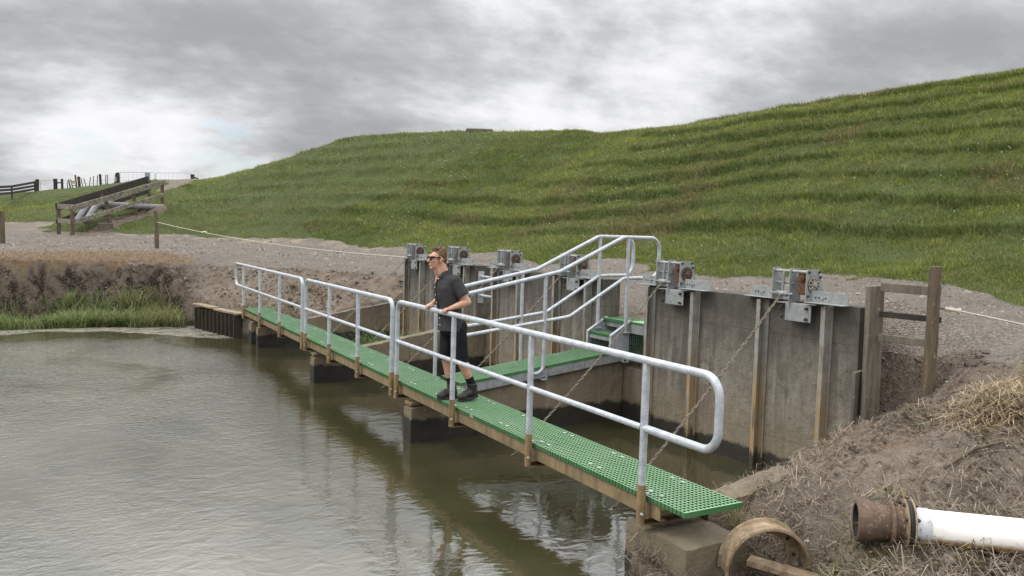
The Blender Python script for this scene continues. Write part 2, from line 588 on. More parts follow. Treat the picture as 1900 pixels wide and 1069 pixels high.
def _rbf_fit(P):
    d = (P[:, None, 0] - P[None, :, 0]) ** 2 + (P[:, None, 1] - P[None, :, 1]) ** 2
    n = len(P)
    A = np.zeros((n + 1, n + 1))
    A[:n, :n] = _phi(d) - np.eye(n) * .02
    A[:n, n] = A[n, :n] = 1
    b = np.zeros(n + 1)
    b[:n] = P[:, 2]
    return np.linalg.solve(A, b)


W_RBF = _rbf_fit(CP)


def land(x, y):
    x = np.asarray(x, float)
    y = np.asarray(y, float)
    sh = x.shape
    x, y = x.ravel(), y.ravel()
    z = np.full(x.shape, W_RBF[-1])
    for i in range(len(CP)):
        z += W_RBF[i] * _phi((x - CP[i, 0]) ** 2 + (y - CP[i, 1]) ** 2)
    r = np.sqrt((x - 5) ** 2 + (y - 20) ** 2)
    z = z * (1 - sst(95, 135, r)) + .8 * sst(95, 135, r)
    return z.reshape(sh)


GRASS_POLY = TOE + [(-60, 70), (-60, 130), (120, 130), (120, -60), (30, -60)]
TRACK_POLY = [tuple(at(u, v, D)[:2]) for (u, v, D) in ((287, 349, 50), (304, 336, 58), (330, 333, 70), (376, 331, 66), (352, 345, 54), (311, 356, 49))]
SOIL_LINE = [tuple(at(u, v, D)[:2]) for (u, v, D) in ((150, 432, 33.6), (205, 407, 36.6), (250, 393, 37.8), (290, 382, 39))]


def ground(x, y, detail=True):
    """returns z and the four surface masks"""
    x = np.asarray(x, float)
    y = np.asarray(y, float)
    s = sd_poly(x, y, WATER)
    z = land(x, y)
    n1 = fbm(x * .9, y * .9, 3)
    n2 = fbm(x * 3.1, y * 3.1, 5)
    n3 = fbm(x * 9, y * 9, 8, 3)
    g = -sd_poly(x, y, GRASS_POLY) + (n1 - .5) * 1.2 + (n2 - .5) * .6
    grass = sst(-.1, .35, g)
    # small grazing terraces on the levee
    ph = (z + (fbm(x * .09, y * .09, 21, 3) - .5) * 1.3 + (fbm(x * .5, y * .5, 22, 2) - .5) * .16) / .74
    fr = ph - np.floor(ph)
    hill = sst(.6, 2.2, g) * sst(1.6, 2.4, z) * sst(0, 4, x + 30 - y * .6)
    step = np.where(fr < .74, fr * .55, .74 * .55 + (fr - .74) / .26 * (1 - .74 * .55)) - fr
    amp = np.clip(1.9 * fbm(x * .12 + 4, y * .12, 23, 3) - .45, .12, 1)
    z = z + hill * step * .74 * .85 * amp
    z = z + hill * (n1 - .5) * .16 + grass * (n2 - .5) * .07
    bare = 1 - grass
    near = bare * sst(1.2, .6, z) * sst(-.5, .6, 20.6 - y)
    z = z + bare * ((n2 - .5) * .05 + (n3 - .5) * .03)
    rough = sst(.96, .7, z) * bare
    z = z + rough * ((n2 - .5) * .20 + (n3 - .5) * .13 + (np.abs(fbm(x * 5, y * 5, 15, 3) - .5) - .12) * -.16)
    # bank profile beside the water
    cut = sst(16.5, 18.4, y) * sst(-.2, -1.0, x)
    k = 12 * (1 - cut) + cut * (1.7 + 2.2 * n2)
    w = s + cut * (n2 - .5) * .5 + cut * (n1 - .5) * .5
    w = w + cut * (n3 - .5) * .22 + cut * (np.abs(fbm(x * 2.3, y * 2.3, 19, 3) - .5) - .12) * .8
    z = np.where(w > 0, np.minimum(z, ZW - .06 + k * w), np.minimum(z, ZW - .06 + np.maximum(w, -1.3) * .8))
    face = cut * sst(.93, .7, z)
    # masks
    soil = np.maximum(rough * sst(1.0, .75, z), face)
    soil = np.maximum(soil, bare * sst(.30, .0, np.abs(x - 3.55)) * 0)
    right = sst(.35, -.35, y + (n2 - .5) * .8) * bare
    soil = np.maximum(soil, right * sst(1.02, .82, z + (n2 - .5) * .2))
    sl = sst(.75, .25, d_line(x, y, SOIL_LINE) + (n2 - .5) * .6)
    tr = sst(.3, -.4, sd_poly(x, y, TRACK_POLY) + (n1 - .5) * 1.6)
    grass = grass * (1 - np.maximum(sl, tr))
    dry = cut * 0 + .9 * sst(23.4, 21.6, y + (n1 - .5) * 2.6) * sst(18.8, 19.5, y) * sst(.4, -1.5, x + (n1 - .5) * 2) * bare * sst(.78, .9, z)
    rightdry = right * sst(.55, .72, fbm(x * 1.3, y * 1.3, 33)) * .8
    toe_sand = bare * sst(-1.0, -.1, g) * sst(20, 29, y) * sst(.42, .62, n2) * .8
    return z, grass, np.clip(soil + sl, 0, 1), np.clip(dry + rightdry * .5, 0, 1), face, toe_sand, s, fr, hill


def gz(x, y):
    return float(ground(np.array([x]), np.array([y]))[0][0])


def axis(parts, grow_lo, grow_hi):
    a = []
    for lo, hi, st in parts:
        a += list(np.arange(lo, hi - 1e-6, st))
    a.append(parts[-1][1])
    st, x = parts[0][2], parts[0][0]
    lo = []
    while x > -grow_lo:
        st *= 1.35
        x -= st
        lo.append(x)
    st, x = parts[-1][2], parts[-1][1]
    hi = []
    while x < grow_hi:
        st *= 1.35
        x += st
        hi.append(x)
    return np.array(lo[::-1] + a + hi)


ax_x = axis([(-30, -9, .7), (-9, -1.5, .2), (-1.5, 4.5, .085), (4.5, 9, .16), (9, 26, .22), (26, 40, .7)], 4000, 4000)
ax_y = axis([(-12, -4, .5), (-4, 2.2, .085), (2.2, 13, .16), (13, 18, .13), (18, 21, .1), (21, 37, .22), (37, 72, .4), (72, 110, 1.5)], 4000, 4000)
GX, GY = np.meshgrid(ax_x, ax_y, indexing='ij')
gzv, m_grass, m_soil, m_dry, m_face, m_sand, m_s, m_fr, m_hill = ground(GX, GY)
nx, ny = GX.shape


def np_mesh(name, V, F, mat, cols=None, smooth=True):
    """V (n,3), F (m,k) arrays"""
    me = bpy.data.meshes.new(name)
    k = F.shape[1]
    me.vertices.add(len(V))
    me.vertices.foreach_set('co', np.ascontiguousarray(V, dtype=np.float32).ravel())
    me.loops.add(F.size)
    me.loops.foreach_set('vertex_index', np.ascontiguousarray(F, dtype=np.int32).ravel())
    me.polygons.add(len(F))
    me.polygons.foreach_set('loop_start', np.arange(0, F.size, k, dtype=np.int32))
    me.polygons.foreach_set('loop_total', np.full(len(F), k, dtype=np.int32))
    me.update(calc_edges=True)
    me.polygons.foreach_set('use_smooth', np.full(len(F), smooth, dtype=bool))
    for nm, c in (cols or {}).items():
        at_ = me.color_attributes.new(nm, 'FLOAT_COLOR', 'POINT')
        if c.shape[1] == 3:
            c = np.concatenate([c, np.ones((len(c), 1))], 1)
        at_.data.foreach_set('color', np.ascontiguousarray(c, dtype=np.float32).ravel())
    me.materials.append(mat)
    o = bpy.data.objects.new(name, me)
    COL.objects.link(o)
    return o


def ground_mat():
    m = Mat('ground_surface')
    a = m.n('ShaderNodeVertexColor', layer_name='mask').outputs['Color']
    b = m.n('ShaderNodeVertexColor', layer_name='mask2').outputs['Color']
    ar, ag, ab = m.n('ShaderNodeSeparateColor', {0: a}).outputs[:3]
    br, bg, bb = m.n('ShaderNodeSeparateColor', {0: b}).outputs[:3]
    nA, nB, nC = m.noise(1.4, 6, .6), m.noise(7, 6, .65), m.noise(30, 5, .7)
    # gravel
    v = m.vor(55, None, 'Color')
    vr = m.n('ShaderNodeSeparateColor', {0: v}).outputs[0]
    grav = m.mix(m.ramp(nA, .3, .7), (.192, .163, .130), (.138, .117, .096))
    grav = m.mix(m.math('MULTIPLY', m.ramp(nB, .52, .68), .5), grav, (.11, .088, .07))
    grav = m.mix(m.ramp(vr, .78, 1.0), grav, (.27, .25, .23))
    grav = m.mix(m.ramp(vr, .25, .02), grav, (.085, .075, .066))
    # soil
    soil = m.mix(m.ramp(nA, .32, .68), (.128, .102, .077), (.205, .170, .132))
    soil = m.mix(m.ramp(nB, .48, .66), soil, (.085, .060, .042))
    soil = m.mix(m.math('MULTIPLY', m.ramp(nC, .52, .68), .7), soil, (.29, .24, .19))
    soil = m.mix(m.math('MULTIPLY', m.ramp(m.noise(2.3, 4, .6, m.vec((1, 1, 1), None, (5, 3, 1))), .60, .72), .45), soil, (.16, .085, .045))
    face = m.mix(m.ramp(m.noise(3.2, 6, .7), .42, .60), (.024, .018, .013), (.15, .118, .09))
    face = m.mix(m.ramp(nC, .52, .68), face, (.24, .205, .165))
    sand = m.mix(nB, (.26, .205, .145), (.34, .28, .21))
    grass = m.mix(m.ramp(nA, .3, .7), (.045, .065, .017), (.075, .092, .030))
    grass = m.mix(m.ramp(nB, .55, .75), grass, (.075, .065, .03))
    dry = m.mix(m.ramp(nB, .35, .7), (.215, .15, .09), (.13, .10, .07))
    col = m.mix(m.math('MULTIPLY', bg, .9), grav, sand)
    col = m.mix(m.ramp(m.math('ADD', ag, m.math('MULTIPLY', m.math('SUBTRACT', nB, .5), .8)), .3, .65), col, soil)
    col = m.mix(br, col, face)
    col = m.mix(m.ramp(m.math('ADD', ab, m.math('MULTIPLY', m.math('SUBTRACT', nC, .5), .8)), .3, .7), col, dry)
    col = m.mix(m.ramp(m.math('ADD', ar, m.math('MULTIPLY', m.math('SUBTRACT', nB, .5), .6)), .4, .6), col, grass)
    z = m.xyz()[2]
    wet = m.ramp(m.math('ADD', z, m.math('MULTIPLY', nB, .15)), -.45, -.62)
    col = m.mix(wet, col, (.035, .028, .019))
    h = m.math('ADD', m.math('MULTIPLY', nB, 1.2), m.math('ADD', nC, m.math('MULTIPLY', m.vor(55), .8)))
    m.principled(col, .95, 0, m.bump(h, .95, .03), .2)
    return m.m


gi = np.arange(nx * ny).reshape(nx, ny)
GF = np.stack([gi[:-1, :-1].ravel(), gi[1:, :-1].ravel(), gi[1:, 1:].ravel(), gi[:-1, 1:].ravel()], 1)
GV = np.stack([GX.ravel(), GY.ravel(), gzv.ravel()], 1)
gr = np_mesh('ground', GV, GF, ground_mat(), {
    'mask': np.stack([m_grass.ravel(), m_soil.ravel(), m_dry.ravel()], 1),
    'mask2': np.stack([m_face.ravel(), m_sand.ravel(), m_hill.ravel()], 1)})
tag(gr, kind='structure')

# ---------------------------------------------------------------- water
def water_mat():
    m = Mat('murky_water')
    n0 = m.ramp(m.noise(.33, 4, .6, m.vec((1, .55, 1), None, (6, 2, 0)), .8), .36, .64)
    wob = m.noise(.9, 3, .55)
    v1 = m.vec((12.0, 19.0, 1))
    v2 = m.vec((3.4, 4.6, 1), None, (3, 1, 0))
    rip = m.noise(1.0, 3, .55, v1, .6)
    swell = m.noise(1.0, 2, .5, v2, .8)
    x, y, z = m.xyz()
    # calmer in the lee of the walkway
    lee = m.ramp(x, .3, -2.6)
    far = m.ramp(y, 4.0, 13.0)
    amt = m.math('ADD', .035, m.math('MULTIPLY', lee, m.math('ADD', .12, m.math('MULTIPLY', far, .75))))
    amt = m.math('MULTIPLY', amt, m.math('ADD', .30, m.math('MULTIPLY', n0, 1.25)))
    nb = m.bump(m.math('MULTIPLY', swell, m.math('ADD', .4, m.math('MULTIPLY', lee, .1))), .22, .045)
    nrm = m.bump(m.math('MULTIPLY', rip, amt), .9, .026, nb)
    col = m.mix(m.ramp(wob, .3, .7), (.030, .028, .012), (.044, .040, .019))
    silt = m.ramp(m.noise(.28, 5, .6, m.vec((1, .5, 1), None, (9, 4, 0)), 1.0), .40, .66)
    col = m.mix(m.math('MULTIPLY', silt, m.math('MULTIPLY', lee, .8)), col, (.088, .082, .050))
    m.principled(col, .04, 0, nrm, .5, IOR=2.15)
    return m.m


wm = MB()
wm.add([(-300, -60, ZW), (3.62, -60, ZW), (3.62, 60, ZW), (-300, 60, ZW)], [(0, 1, 2, 3)])
tag(wm.build('water', water_mat()), kind='structure')


def scum_mat():
    m = Mat('floating_scum')
    a = m.n('ShaderNodeVertexColor', layer_name='mask').outputs['Color']
    ar = m.n('ShaderNodeSeparateColor', {0: a}).outputs[0]
    v = m.vec((.8, 2.6, 1))
    n = m.noise(1.5, 7, .72, v, 1.2)
    sp = m.noise(9, 5, .75, v)
    k = m.math('MULTIPLY', ar, m.math('ADD', m.math('MULTIPLY', n, .75), m.math('MULTIPLY', sp, .35)))
    al = m.ramp(k, .42, .57)
    col = m.mix(m.ramp(sp, .4, .65), (.12, .11, .08), (.33, .305, .25))
    p = m.principled(col, .8, 0, None, .2)
    m.t.links.new(m.math('MULTIPLY', al, .8), p.inputs['Alpha'])
    return m.m


sx, sy = np.meshgrid(np.linspace(-7, .3, 60), np.linspace(14.6, 19.3, 50), indexing='ij')
lo_edge = 16.9 - 1.3 * sst(-4, -1.0, sx) - 1.2 * sst(-1.8, -.2, sx)
msk = sst(0, .8, sy - lo_edge + (fbm(sx * 1.2, sy * 1.2, 41) - .5) * 1.6) * sst(.25, -.1, sx)
si = np.arange(60 * 50).reshape(60, 50)
SF = np.stack([si[:-1, :-1].ravel(), si[1:, :-1].ravel(), si[1:, 1:].ravel(), si[:-1, 1:].ravel()], 1)
so = np_mesh('floating_scum', np.stack([sx.ravel(), sy.ravel(), np.full(sx.size, ZW + .004)], 1), SF, scum_mat(),
             {'mask': np.stack([msk.ravel()] * 3, 1)})
tag(so, kind='stuff', label='pale foam and scum drifting on the water below the reeds', cat='scum')

# ---------------------------------------------------------------- distant hills
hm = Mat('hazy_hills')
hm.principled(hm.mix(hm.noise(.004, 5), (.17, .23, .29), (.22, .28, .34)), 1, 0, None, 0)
b = MB()
pts = []
for i in range(61):
    u = -900 + i * 40
    d = at(u, 400, 4200)
    hh = 2 + 4200 / 1500 * (30 + 34 * fbm(np.array([i * .33]), np.array([2.0]), 61)[0] + 14 * math.sin(i * .5))
    hh = max(30, hh * (1.0 if i < 26 else max(.2, 1 - (i - 26) * .1)))
    pts.append((d[0], d[1], hh))
vs, fs = [], []
dirh = (at(400, 400, 1) - CAM)
for (x, y, h) in pts:
    vs += [(x - dirh[0] * 500, y - dirh[1] * 500, -5), (x, y, h), (x + dirh[0] * 1500, y + dirh[1] * 1500, -5)]
for i in range(60):
    a = i * 3
    fs += [(a, a + 3, a + 4, a + 1), (a + 1, a + 4, a + 5, a + 2)]
b.add(vs, fs, True)
tag(b.build('hills', hm.m), kind='structure')

# ================================================================= sky and light
SUN_EL, SUN_AZ = math.radians(52), math.radians(-60)      # azimuth: angle of the sun from +Y towards +X
w = bpy.data.worlds.new('World')
SC.world = w
w.use_nodes = True
nt = w.node_tree
nt.nodes.clear()


class WN(Mat):
    def __init__(s, t):
        s.t = t
        s.out = t.nodes.new('ShaderNodeOutputWorld')
        s._pos = None


s = WN(nt)
dirv = s.n('ShaderNodeTexCoord').outputs['Generated']
s._pos = dirv
dx, dy, dz = s.n('ShaderNodeSeparateXYZ', {0: dirv}).outputs
den = s.math('ADD', s.math('MAXIMUM', dz, 0.0), .35)
pv = s.n('ShaderNodeCombineXYZ', {0: s.math('DIVIDE', dx, den), 1: s.math('DIVIDE', dy, den), 2: 0.0}).outputs[0]
# rotate so that bands lie across the view
pv = s.n('ShaderNodeMapping', {'Vector': pv, 'Rotation': (0, 0, math.radians(30)), 'Scale': (.85, 1.05, 1)}).outputs[0]
c1 = s.noise(1.7, 9, .54, s.n('ShaderNodeMapping', {'Vector': pv, 'Location': (2.3, 8.1, 0)}).outputs[0], .15)
c2 = s.noise(4.6, 9, .57, s.n('ShaderNodeMapping', {'Vector': pv, 'Location': (7.3, 1.1, 0)}).outputs[0], .12)
c3 = s.noise(13, 7, .62, pv)
cl = s.math('ADD', s.math('ADD', s.math('MULTIPLY', c1, .80), s.math('MULTIPLY', c2, .72)), s.math('MULTIPLY', c3, .30))


def blob(d, width, amp):
    v = Vector(d).normalized()
    dp = s.n('ShaderNodeVectorMath', {0: dirv, 1: tuple(v)}, operation='DOT_PRODUCT').outputs['Value']
    return s.math('MULTIPLY', s.ramp(dp, math.cos(width), 1.0), amp)


acc = cl
for d, wd, amp in (((.615, .77, .155), .10, .20), ((.53, .83, .145), .07, .12), ((.46, .87, .205), .13, .10), ((.71, .66, .24), .16, .0),
                   ((.17, .98, .135), .10, .12), ((0, .99, .12), .09, .12), ((.06, .99, .05), .13, .26), ((.28, .94, .21), .2, -.11),
                   ((0, .98, .20), .2, -.10), ((.30, .95, .12), .10, -.05), ((.83, .51, .23), .2, -.08), ((.42, .86, .29), .16, -.10),
                   ((.78, .6, .18), .1, -.06)):
    acc = s.math('ADD', acc, blob(d, wd, amp))
tone = s.ramp(acc, .62, 1.27)
ccol = s.n('ShaderNodeValToRGB', {'Fac': tone}).outputs[0]
cr = ccol.node.color_ramp
cr.elements[0].position, cr.elements[0].color = 0.0, (.395, .402, .42, 1)
cr.elements[1].position, cr.elements[1].color = 1.0, (.97, .97, .99, 1)
e = cr.elements.new(.42); e.color = (.58, .587, .603, 1)
e = cr.elements.new(.75); e.color = (.79, .795, .812, 1)
up = s.math('ADD', 1.0, s.math('MULTIPLY', s.ramp(dz, .21, .56), 3.2))
ccol = s.n('ShaderNodeVectorMath', {0: ccol, 'Scale': up}, operation='SCALE').outputs[0]
sky = s.n('ShaderNodeTexSky', sky_type='NISHITA')
sky.sun_disc = False
sky.sun_elevation = SUN_EL
sky.sun_rotation = SUN_AZ
bg1 = s.n('ShaderNodeBackground', {'Color': sky.outputs[0], 'Strength': .15}).outputs[0]
bg2 = s.n('ShaderNodeBackground', {'Color': ccol, 'Strength': 1.0}).outputs[0]
gap = s.math('ADD', s.math('ADD', blob((.17, .98, .066), .075, .50), blob((.03, .99, .062), .06, .42)), s.math('MULTIPLY', s.math('SUBTRACT', c2, .5), 1.6))
gap = s.math('MULTIPLY', s.ramp(gap, .26, .60), .55)
mx = s.n('ShaderNodeMixShader', {0: gap, 1: bg2, 2: bg1}).outputs[0]
nt.links.new(mx, s.out.inputs[0])

sl = bpy.data.lights.new('sun', 'SUN')
sl.energy = 1.5
sl.angle = math.radians(14)
sl.color = (1, .96, .9)
slo = bpy.data.objects.new('sun', sl)
COL.objects.link(slo)
sd = Vector((math.sin(SUN_AZ) * math.cos(SUN_EL), math.cos(SUN_AZ) * math.cos(SUN_EL), math.sin(SUN_EL)))
slo.rotation_euler = (-sd).to_track_quat('-Z', 'Y').to_euler()
slo.location = (0, 0, 30)
# ================================================================= concrete
def rough_box(mb, x0, x1, y0, y1, z0, ztop, n=(1, 1, 1), amp=0.0, seed=1):
    """closed box whose top height may be a function of x; lightly uneven arrises"""
    zt = ztop if callable(ztop) else (lambda x: ztop)
    nxx, nyy, nzz = n
    X, Y = np.linspace(x0, x1, nxx + 1), np.linspace(y0, y1, nyy + 1)
    idx, vs, fs = {}, [], []

    def vid(i, j, k):
        key = (i, j, k)
        if key not in idx:
            x, y = X[i], Y[j]
            z = z0 + (zt(x) - z0) * k / nzz
            r = random.Random(hash((i, j, k, seed)))
            e = amp * (1.6 if k == nzz and (i in (0, nxx) or j in (0, nyy)) else 1)
            idx[key] = len(vs)
            vs.append((x + r.uniform(-e, e) * .6, y + r.uniform(-e, e) * .6, z + (r.uniform(-e, .3 * e) if k == nzz else 0)))
        return idx[key]
    for k in (0, nzz):
        for i in range(nxx):
            for j in range(nyy):
                q = (vid(i, j, k), vid(i + 1, j, k), vid(i + 1, j + 1, k), vid(i, j + 1, k))
                fs.append(q if k else q[::-1])
    for k in range(nzz):
        for i in range(nxx):
            fs.append((vid(i, 0, k), vid(i + 1, 0, k), vid(i + 1, 0, k + 1), vid(i, 0, k + 1)))
            fs.append((vid(i + 1, nyy, k), vid(i, nyy, k), vid(i, nyy, k + 1), vid(i + 1, nyy, k + 1)))
        for j in range(nyy):
            fs.append((vid(0, j + 1, k), vid(0, j, k), vid(0, j, k + 1), vid(0, j + 1, k + 1)))
            fs.append((vid(nxx, j, k), vid(nxx, j + 1, k), vid(nxx, j + 1, k + 1), vid(nxx, j, k + 1)))
    mb.add(vs, fs)


WX = 3.45                       # front face of the headwalls
ZT = 1.325
walls = [(.46, 3.93, (1.30, 3.38), 'stained concrete headwall nearest the timber fence, wide blank face between two sets of steel guides'),
         (5.02, 8.64, (5.83, 7.98), 'middle concrete headwall behind the sloping handrails of the side walkway'),
         (9.34, 13.22, (10.15, 12.42), 'farthest concrete headwall, behind the standing man')]
for wi, (y0, y1, gates, lab) in enumerate(walls):
    t = thing('concrete_headwall', lab, 'concrete wall', (WX, y0, ZW), 'gate headwalls along the channel')
    mb = MB()
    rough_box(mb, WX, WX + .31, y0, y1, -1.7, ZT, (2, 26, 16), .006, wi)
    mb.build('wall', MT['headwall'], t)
    for gy in gates:
        for sg in (-1, 1):
            yc = gy + sg * .45
            mb = MB()
            mb.box((WX - .012, yc, (1.30 - 1.5) / 2), (.018, .12, 2.8), None, .003)          # flange on the wall
            mb.box((WX - .065, yc + sg * .04, (1.30 - 1.5) / 2), (.088, .010, 2.8), None, .002)   # web
            mb.box((WX - .115, yc + sg * .015, (1.30 - 1.5) / 2), (.012, .06, 2.8), None, .002)   # outer lip
            mb.build('guide_channel', MT['guide'] if 'guide' in MT else MT['galv_dull'], t)
    if wi == 2:
        # plate on the near end that holds the short rail across the gap
        mb = MB()
        for zz in (1.08, .70):
            mb = MB(); mb.box((WX + .10, y0 - .012, zz), (.13, .016, .26), None, .003)
            pl_ = mb.build('rail_plate', MT['galv'], t)
            mb = MB(); mb.tube([(WX + .10, y0 - .02, zz + .03), (WX + .10, 8.66, zz + .03)], .026, 10)
            mb.build('gap_rail', MT['galv'], pl_)

slope = lambda x: -.30 + .165 * max(0, x - .05)
for (ya, yb, xe, lab) in ((4.47, 4.72, 3.45, 'low silty concrete divider wall running under the sloping side walkway'),
                          (8.93, 9.17, 3.45, 'low silty concrete divider wall behind the standing man, with green rushes beside it'),
                          (13.42, 13.62, 3.45, 'farthest low concrete divider wall with bare soil banked behind it'),
                          (-.31, -.05, 1.75, 'low concrete divider wall at the near end, half buried in soil and dry stalks')):
    mb = MB()
    rough_box(mb, .06 if ya > 0 else .68, xe, ya, yb, -1.7, slope, (30, 2, 12), .008, int(ya * 10))
    o = mb.build('divider_wall', MT['divider'])
    tag(o, lab, 'concrete wall', 'divider walls between the gate bays')
mb = MB()
rough_box(mb, .04, .62, 14.02, 14.32, -1.7, -.27, (6, 3, 12), .008, 91)
tag(mb.build('concrete_pier', MT['divider']), 'concrete pier under the far end of the green walkway, beside the timber planks', 'concrete pier')
mb = MB()
rough_box(mb, .06, .66, -.74, -.03, -1.6, -.275, (8, 8, 14), .007, 92)
tag(mb.build('concrete_block', MT['block']), 'weathered concrete block carrying the near end of the green walkway', 'concrete block')
mb = MB()
rough_box(mb, WX + .02, WX + .29, 3.93, 5.02, -1.7, .06, (2, 8, 10), .006, 93)
tag(mb.build('retaining_wall', MT['divider']), 'low dark concrete sill closing the gap under the green steps', 'concrete wall')


# ================================================================= main walkway
def grating_panel(x0, x1, y0, y1, zt, pitch=.044, depth=.040, zf=None, closed=()):
    """moulded grating: bars both ways; zf(x) lifts it for a ramp"""
    mb = MB()
    zf = zf or (lambda x: 0.0)
    nx_ = max(2, int(round((x1 - x0 - .02) / (pitch * .92))))
    ny_ = max(2, int(round((y1 - y0) / pitch)))
    for j in range(ny_ + 1):
        y = y0 + .005 + (y1 - y0 - .01) * j / ny_
        mb.bar((x0, y, zt - depth / 2 + zf(x0)), (x1, y, zt - depth / 2 + zf(x1)), .009, depth)
    for i in range(nx_ + 1):
        x = x0 + .012 + (x1 - x0 - .024) * i / nx_
        mb.box((x, (y0 + y1) / 2, zt - depth / 2 - .0025 + zf(x)), (.009, y1 - y0 - .002, depth - .001))
    for c in closed:
        if c == 'y0':
            mb.bar((x0, y0 - .006, zt - depth / 2 + .001 + zf(x0)), (x1, y0 - .006, zt - depth / 2 + .001 + zf(x1)), .014, depth + .004)
        if c == 'y1':
            mb.bar((x0, y1 + .006, zt - depth / 2 + .001 + zf(x0)), (x1, y1 + .006, zt - depth / 2 + .001 + zf(x1)), .014, depth + .004)
    return mb


DX0, DX1 = .045, .70
wk = thing('walkway', 'long narrow green grating walkway over the water', 'walkway', (.37, 7.1, -.2))
cuts = [-.72, 4.90, 9.35, 15.02]
for a, b2, cl_ in zip(cuts[:-1], cuts[1:], (('y0',), (), ('y1',))):
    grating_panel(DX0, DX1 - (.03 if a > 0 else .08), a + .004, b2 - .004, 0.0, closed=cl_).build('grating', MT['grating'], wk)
for x, nm in ((.07, 'water_side'), (.60, 'land_side')):
    mb = MB()
    dirn = 1 if x < .3 else -1
    mb.box((x, 7.26, -.105), (.010, 15.38, .118), None, .002)
    mb.box((x + dirn * .028, 7.26, -.0455), (.052, 15.38, .008), None, .002)
    mb.box((x + dirn * .028, 7.26, -.161), (.052, 15.38, .008), None, .002)
    mb.build('side_beam', MT['stringer'], wk)
POSTS = [[-.28, 1.43, 3.14, 4.86], [5.04, 6.44, 7.87, 9.30], [9.52, 11.22, 13.0, 14.74]]
for grp in POSTS:
    for y in grp:
        mb = MB()
        mb.box((.37, y + .035, -.196), (.70, .008, .062), None, .001)
        mb.box((.345, y - .004, -.168), (.68, .078, .007), None, .001)
        mb.box((.345, y - .004, -.2245), (.68, .078, .007), None, .001)
        mb.build('bearer', MT['muddy'], wk)
for y0_ in (4.6, 9.05, 14.16):
    mb = MB()
    mb.box((.36, y0_, -.2485), (.60, .20, .04), None, .004)
    mb.build('bearing_pad', MT['stringer'], wk)

for k_ in range(19):
    for x_ in (.145, .54):
        for dy_ in (0, .13):
            y_ = -.35 + k_ * .82 + dy_ + (.2 if x_ > .3 else 0)
            if y_ < 14.9 and abs(y_ - 4.9) > .05 and abs(y_ - 9.35) > .05:
                mb = MB(); mb.box((x_, y_, .0035), (.034, .040, .005), None, .001)
                mb.build('fixing_clip', MT['clip'], wk)

RZ, MZ = 1.06, .535
RR, MR, PR = .0305, .0245, .030
labs = ['nearest galvanised handrail on the water side, the one the man leans on', 'middle galvanised handrail on the water side of the green walkway',
        'farthest galvanised handrail on the water side of the green walkway']
for gi_, grp in enumerate(POSTS):
    h = thing('handrail', labs[gi_], 'handrail', (0, sum(grp) / 4, -.22), 'handrails along the water side of the walkway')
    ya, yb = grp[0], grp[-1]
    top, mid = MB(), MB()
    if gi_ == 0:
        path = fillet([(0, yb, .30), (0, yb, RZ), (0, -1.07, RZ), (0, -1.07, MZ), (0, ya, MZ)], [0, .13, .15, .15, 0], 8)
        mids = (grp[0], grp[-1])
    elif gi_ == 1:
        path = fillet([(0, yb, .30), (0, yb, RZ), (0, ya, RZ), (0, ya, .30)], [0, .13, .13, 0], 8)
        mids = (grp[0], grp[-1])
    else:
        path = fillet([(0, ya, .30), (0, ya, RZ), (0, 15.62, RZ), (0, 15.62, MZ), (0, yb, MZ)], [0, .13, .15, .15, 0], 8)
        mids = (grp[0], grp[-1])
    top.tube(path, RR, 14)
    top.build('top_rail', MT['galv'], h)
    mid.tube([(0, mids[0] + .02, MZ), (0, mids[1] - .02, MZ)], MR, 12)
    for y in grp:      # weld beads where the bar meets each post
        for sgn in (-1, 1):
            if mids[0] - .001 <= y + sgn * .1 <= mids[1] + .001:
                mid.tube([(0, y + sgn * .026, MZ), (0, y + sgn * .034, MZ), (0, y + sgn * .05, MZ)], [MR * 1.16, MR * 1.10, MR * .98], 12, False, False)
    mid.build('mid_rail', MT['galv'], h)
    for y in grp:
        bent = (gi_ == 1 and y in (ya, yb)) or (gi_ == 0 and y == yb) or (gi_ == 2 and y == ya)
        mb = MB()
        topz = .32 if bent else RZ
        if not bent:      # crimped head where it meets the rail
            mb.tube([(0, y, -.05), (0, y, RZ - .10), (0, y, RZ - .03), (0, y, RZ)], [PR, PR, PR * .8, PR * .62], 12)
        else:
            mb.tube([(0, y, -.05), (0, y, topz)], PR + .0005, 12)
        p = mb.build('post', MT['galv'], h)
        mb = MB()
        mb.tube([(0, y, -.222), (0, y, .092)], .0345, 12)
        sl_ = mb.build('post_sleeve', MT['muddy'], p)
        for q in ([(.02, y - .03, .03), (.03, y - .052, .03)], [(-.02, y - .03, -.13), (-.022, y - .05, -.13)]):
            mb = MB()
            mb.tube(q, .011, 6)
            mb.build('bolt', MT['galv'], sl_)

# ================================================================= side walkway (ramp), its handrails and the steps
YA, YB = 4.40, 4.99
rampz = lambda x: .005 + .118 * (x - .70) if x > .7 else .005
sw = thing('side_walkway', 'short green grating walkway sloping up from the long walkway to the steps', 'walkway', (2, 4.7, .1))
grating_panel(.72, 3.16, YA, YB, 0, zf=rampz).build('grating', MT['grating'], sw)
for y in (YA + .01, YB - .02):
    mb = MB()
    d = 1 if y < 4.7 else -1
    for (w_, h_, zo, yo) in ((.010, .115, -.1, 0), (.05, .008, -.0425, .022 * d), (.05, .008, -.1575, .022 * d)):
        mb.bar((.72, y + yo, rampz(.72) + zo), (3.45, y + yo, rampz(3.45) + zo), w_, h_)
    mb.build('side_beam', MT['galv_dull'], sw)
for x in (2.0, 2.02 + 1.4):
    mb = MB()
    mb.box((x, 4.69, rampz(x) - .185), (.09, .66, .008)); mb.box((x + .043, 4.69, rampz(x) - .16), (.006, .66, .046)); mb.box((x - .043, 4.69, rampz(x) - .16), (.006, .66, .046))
    mb.build('bearer', MT['galv'], sw)


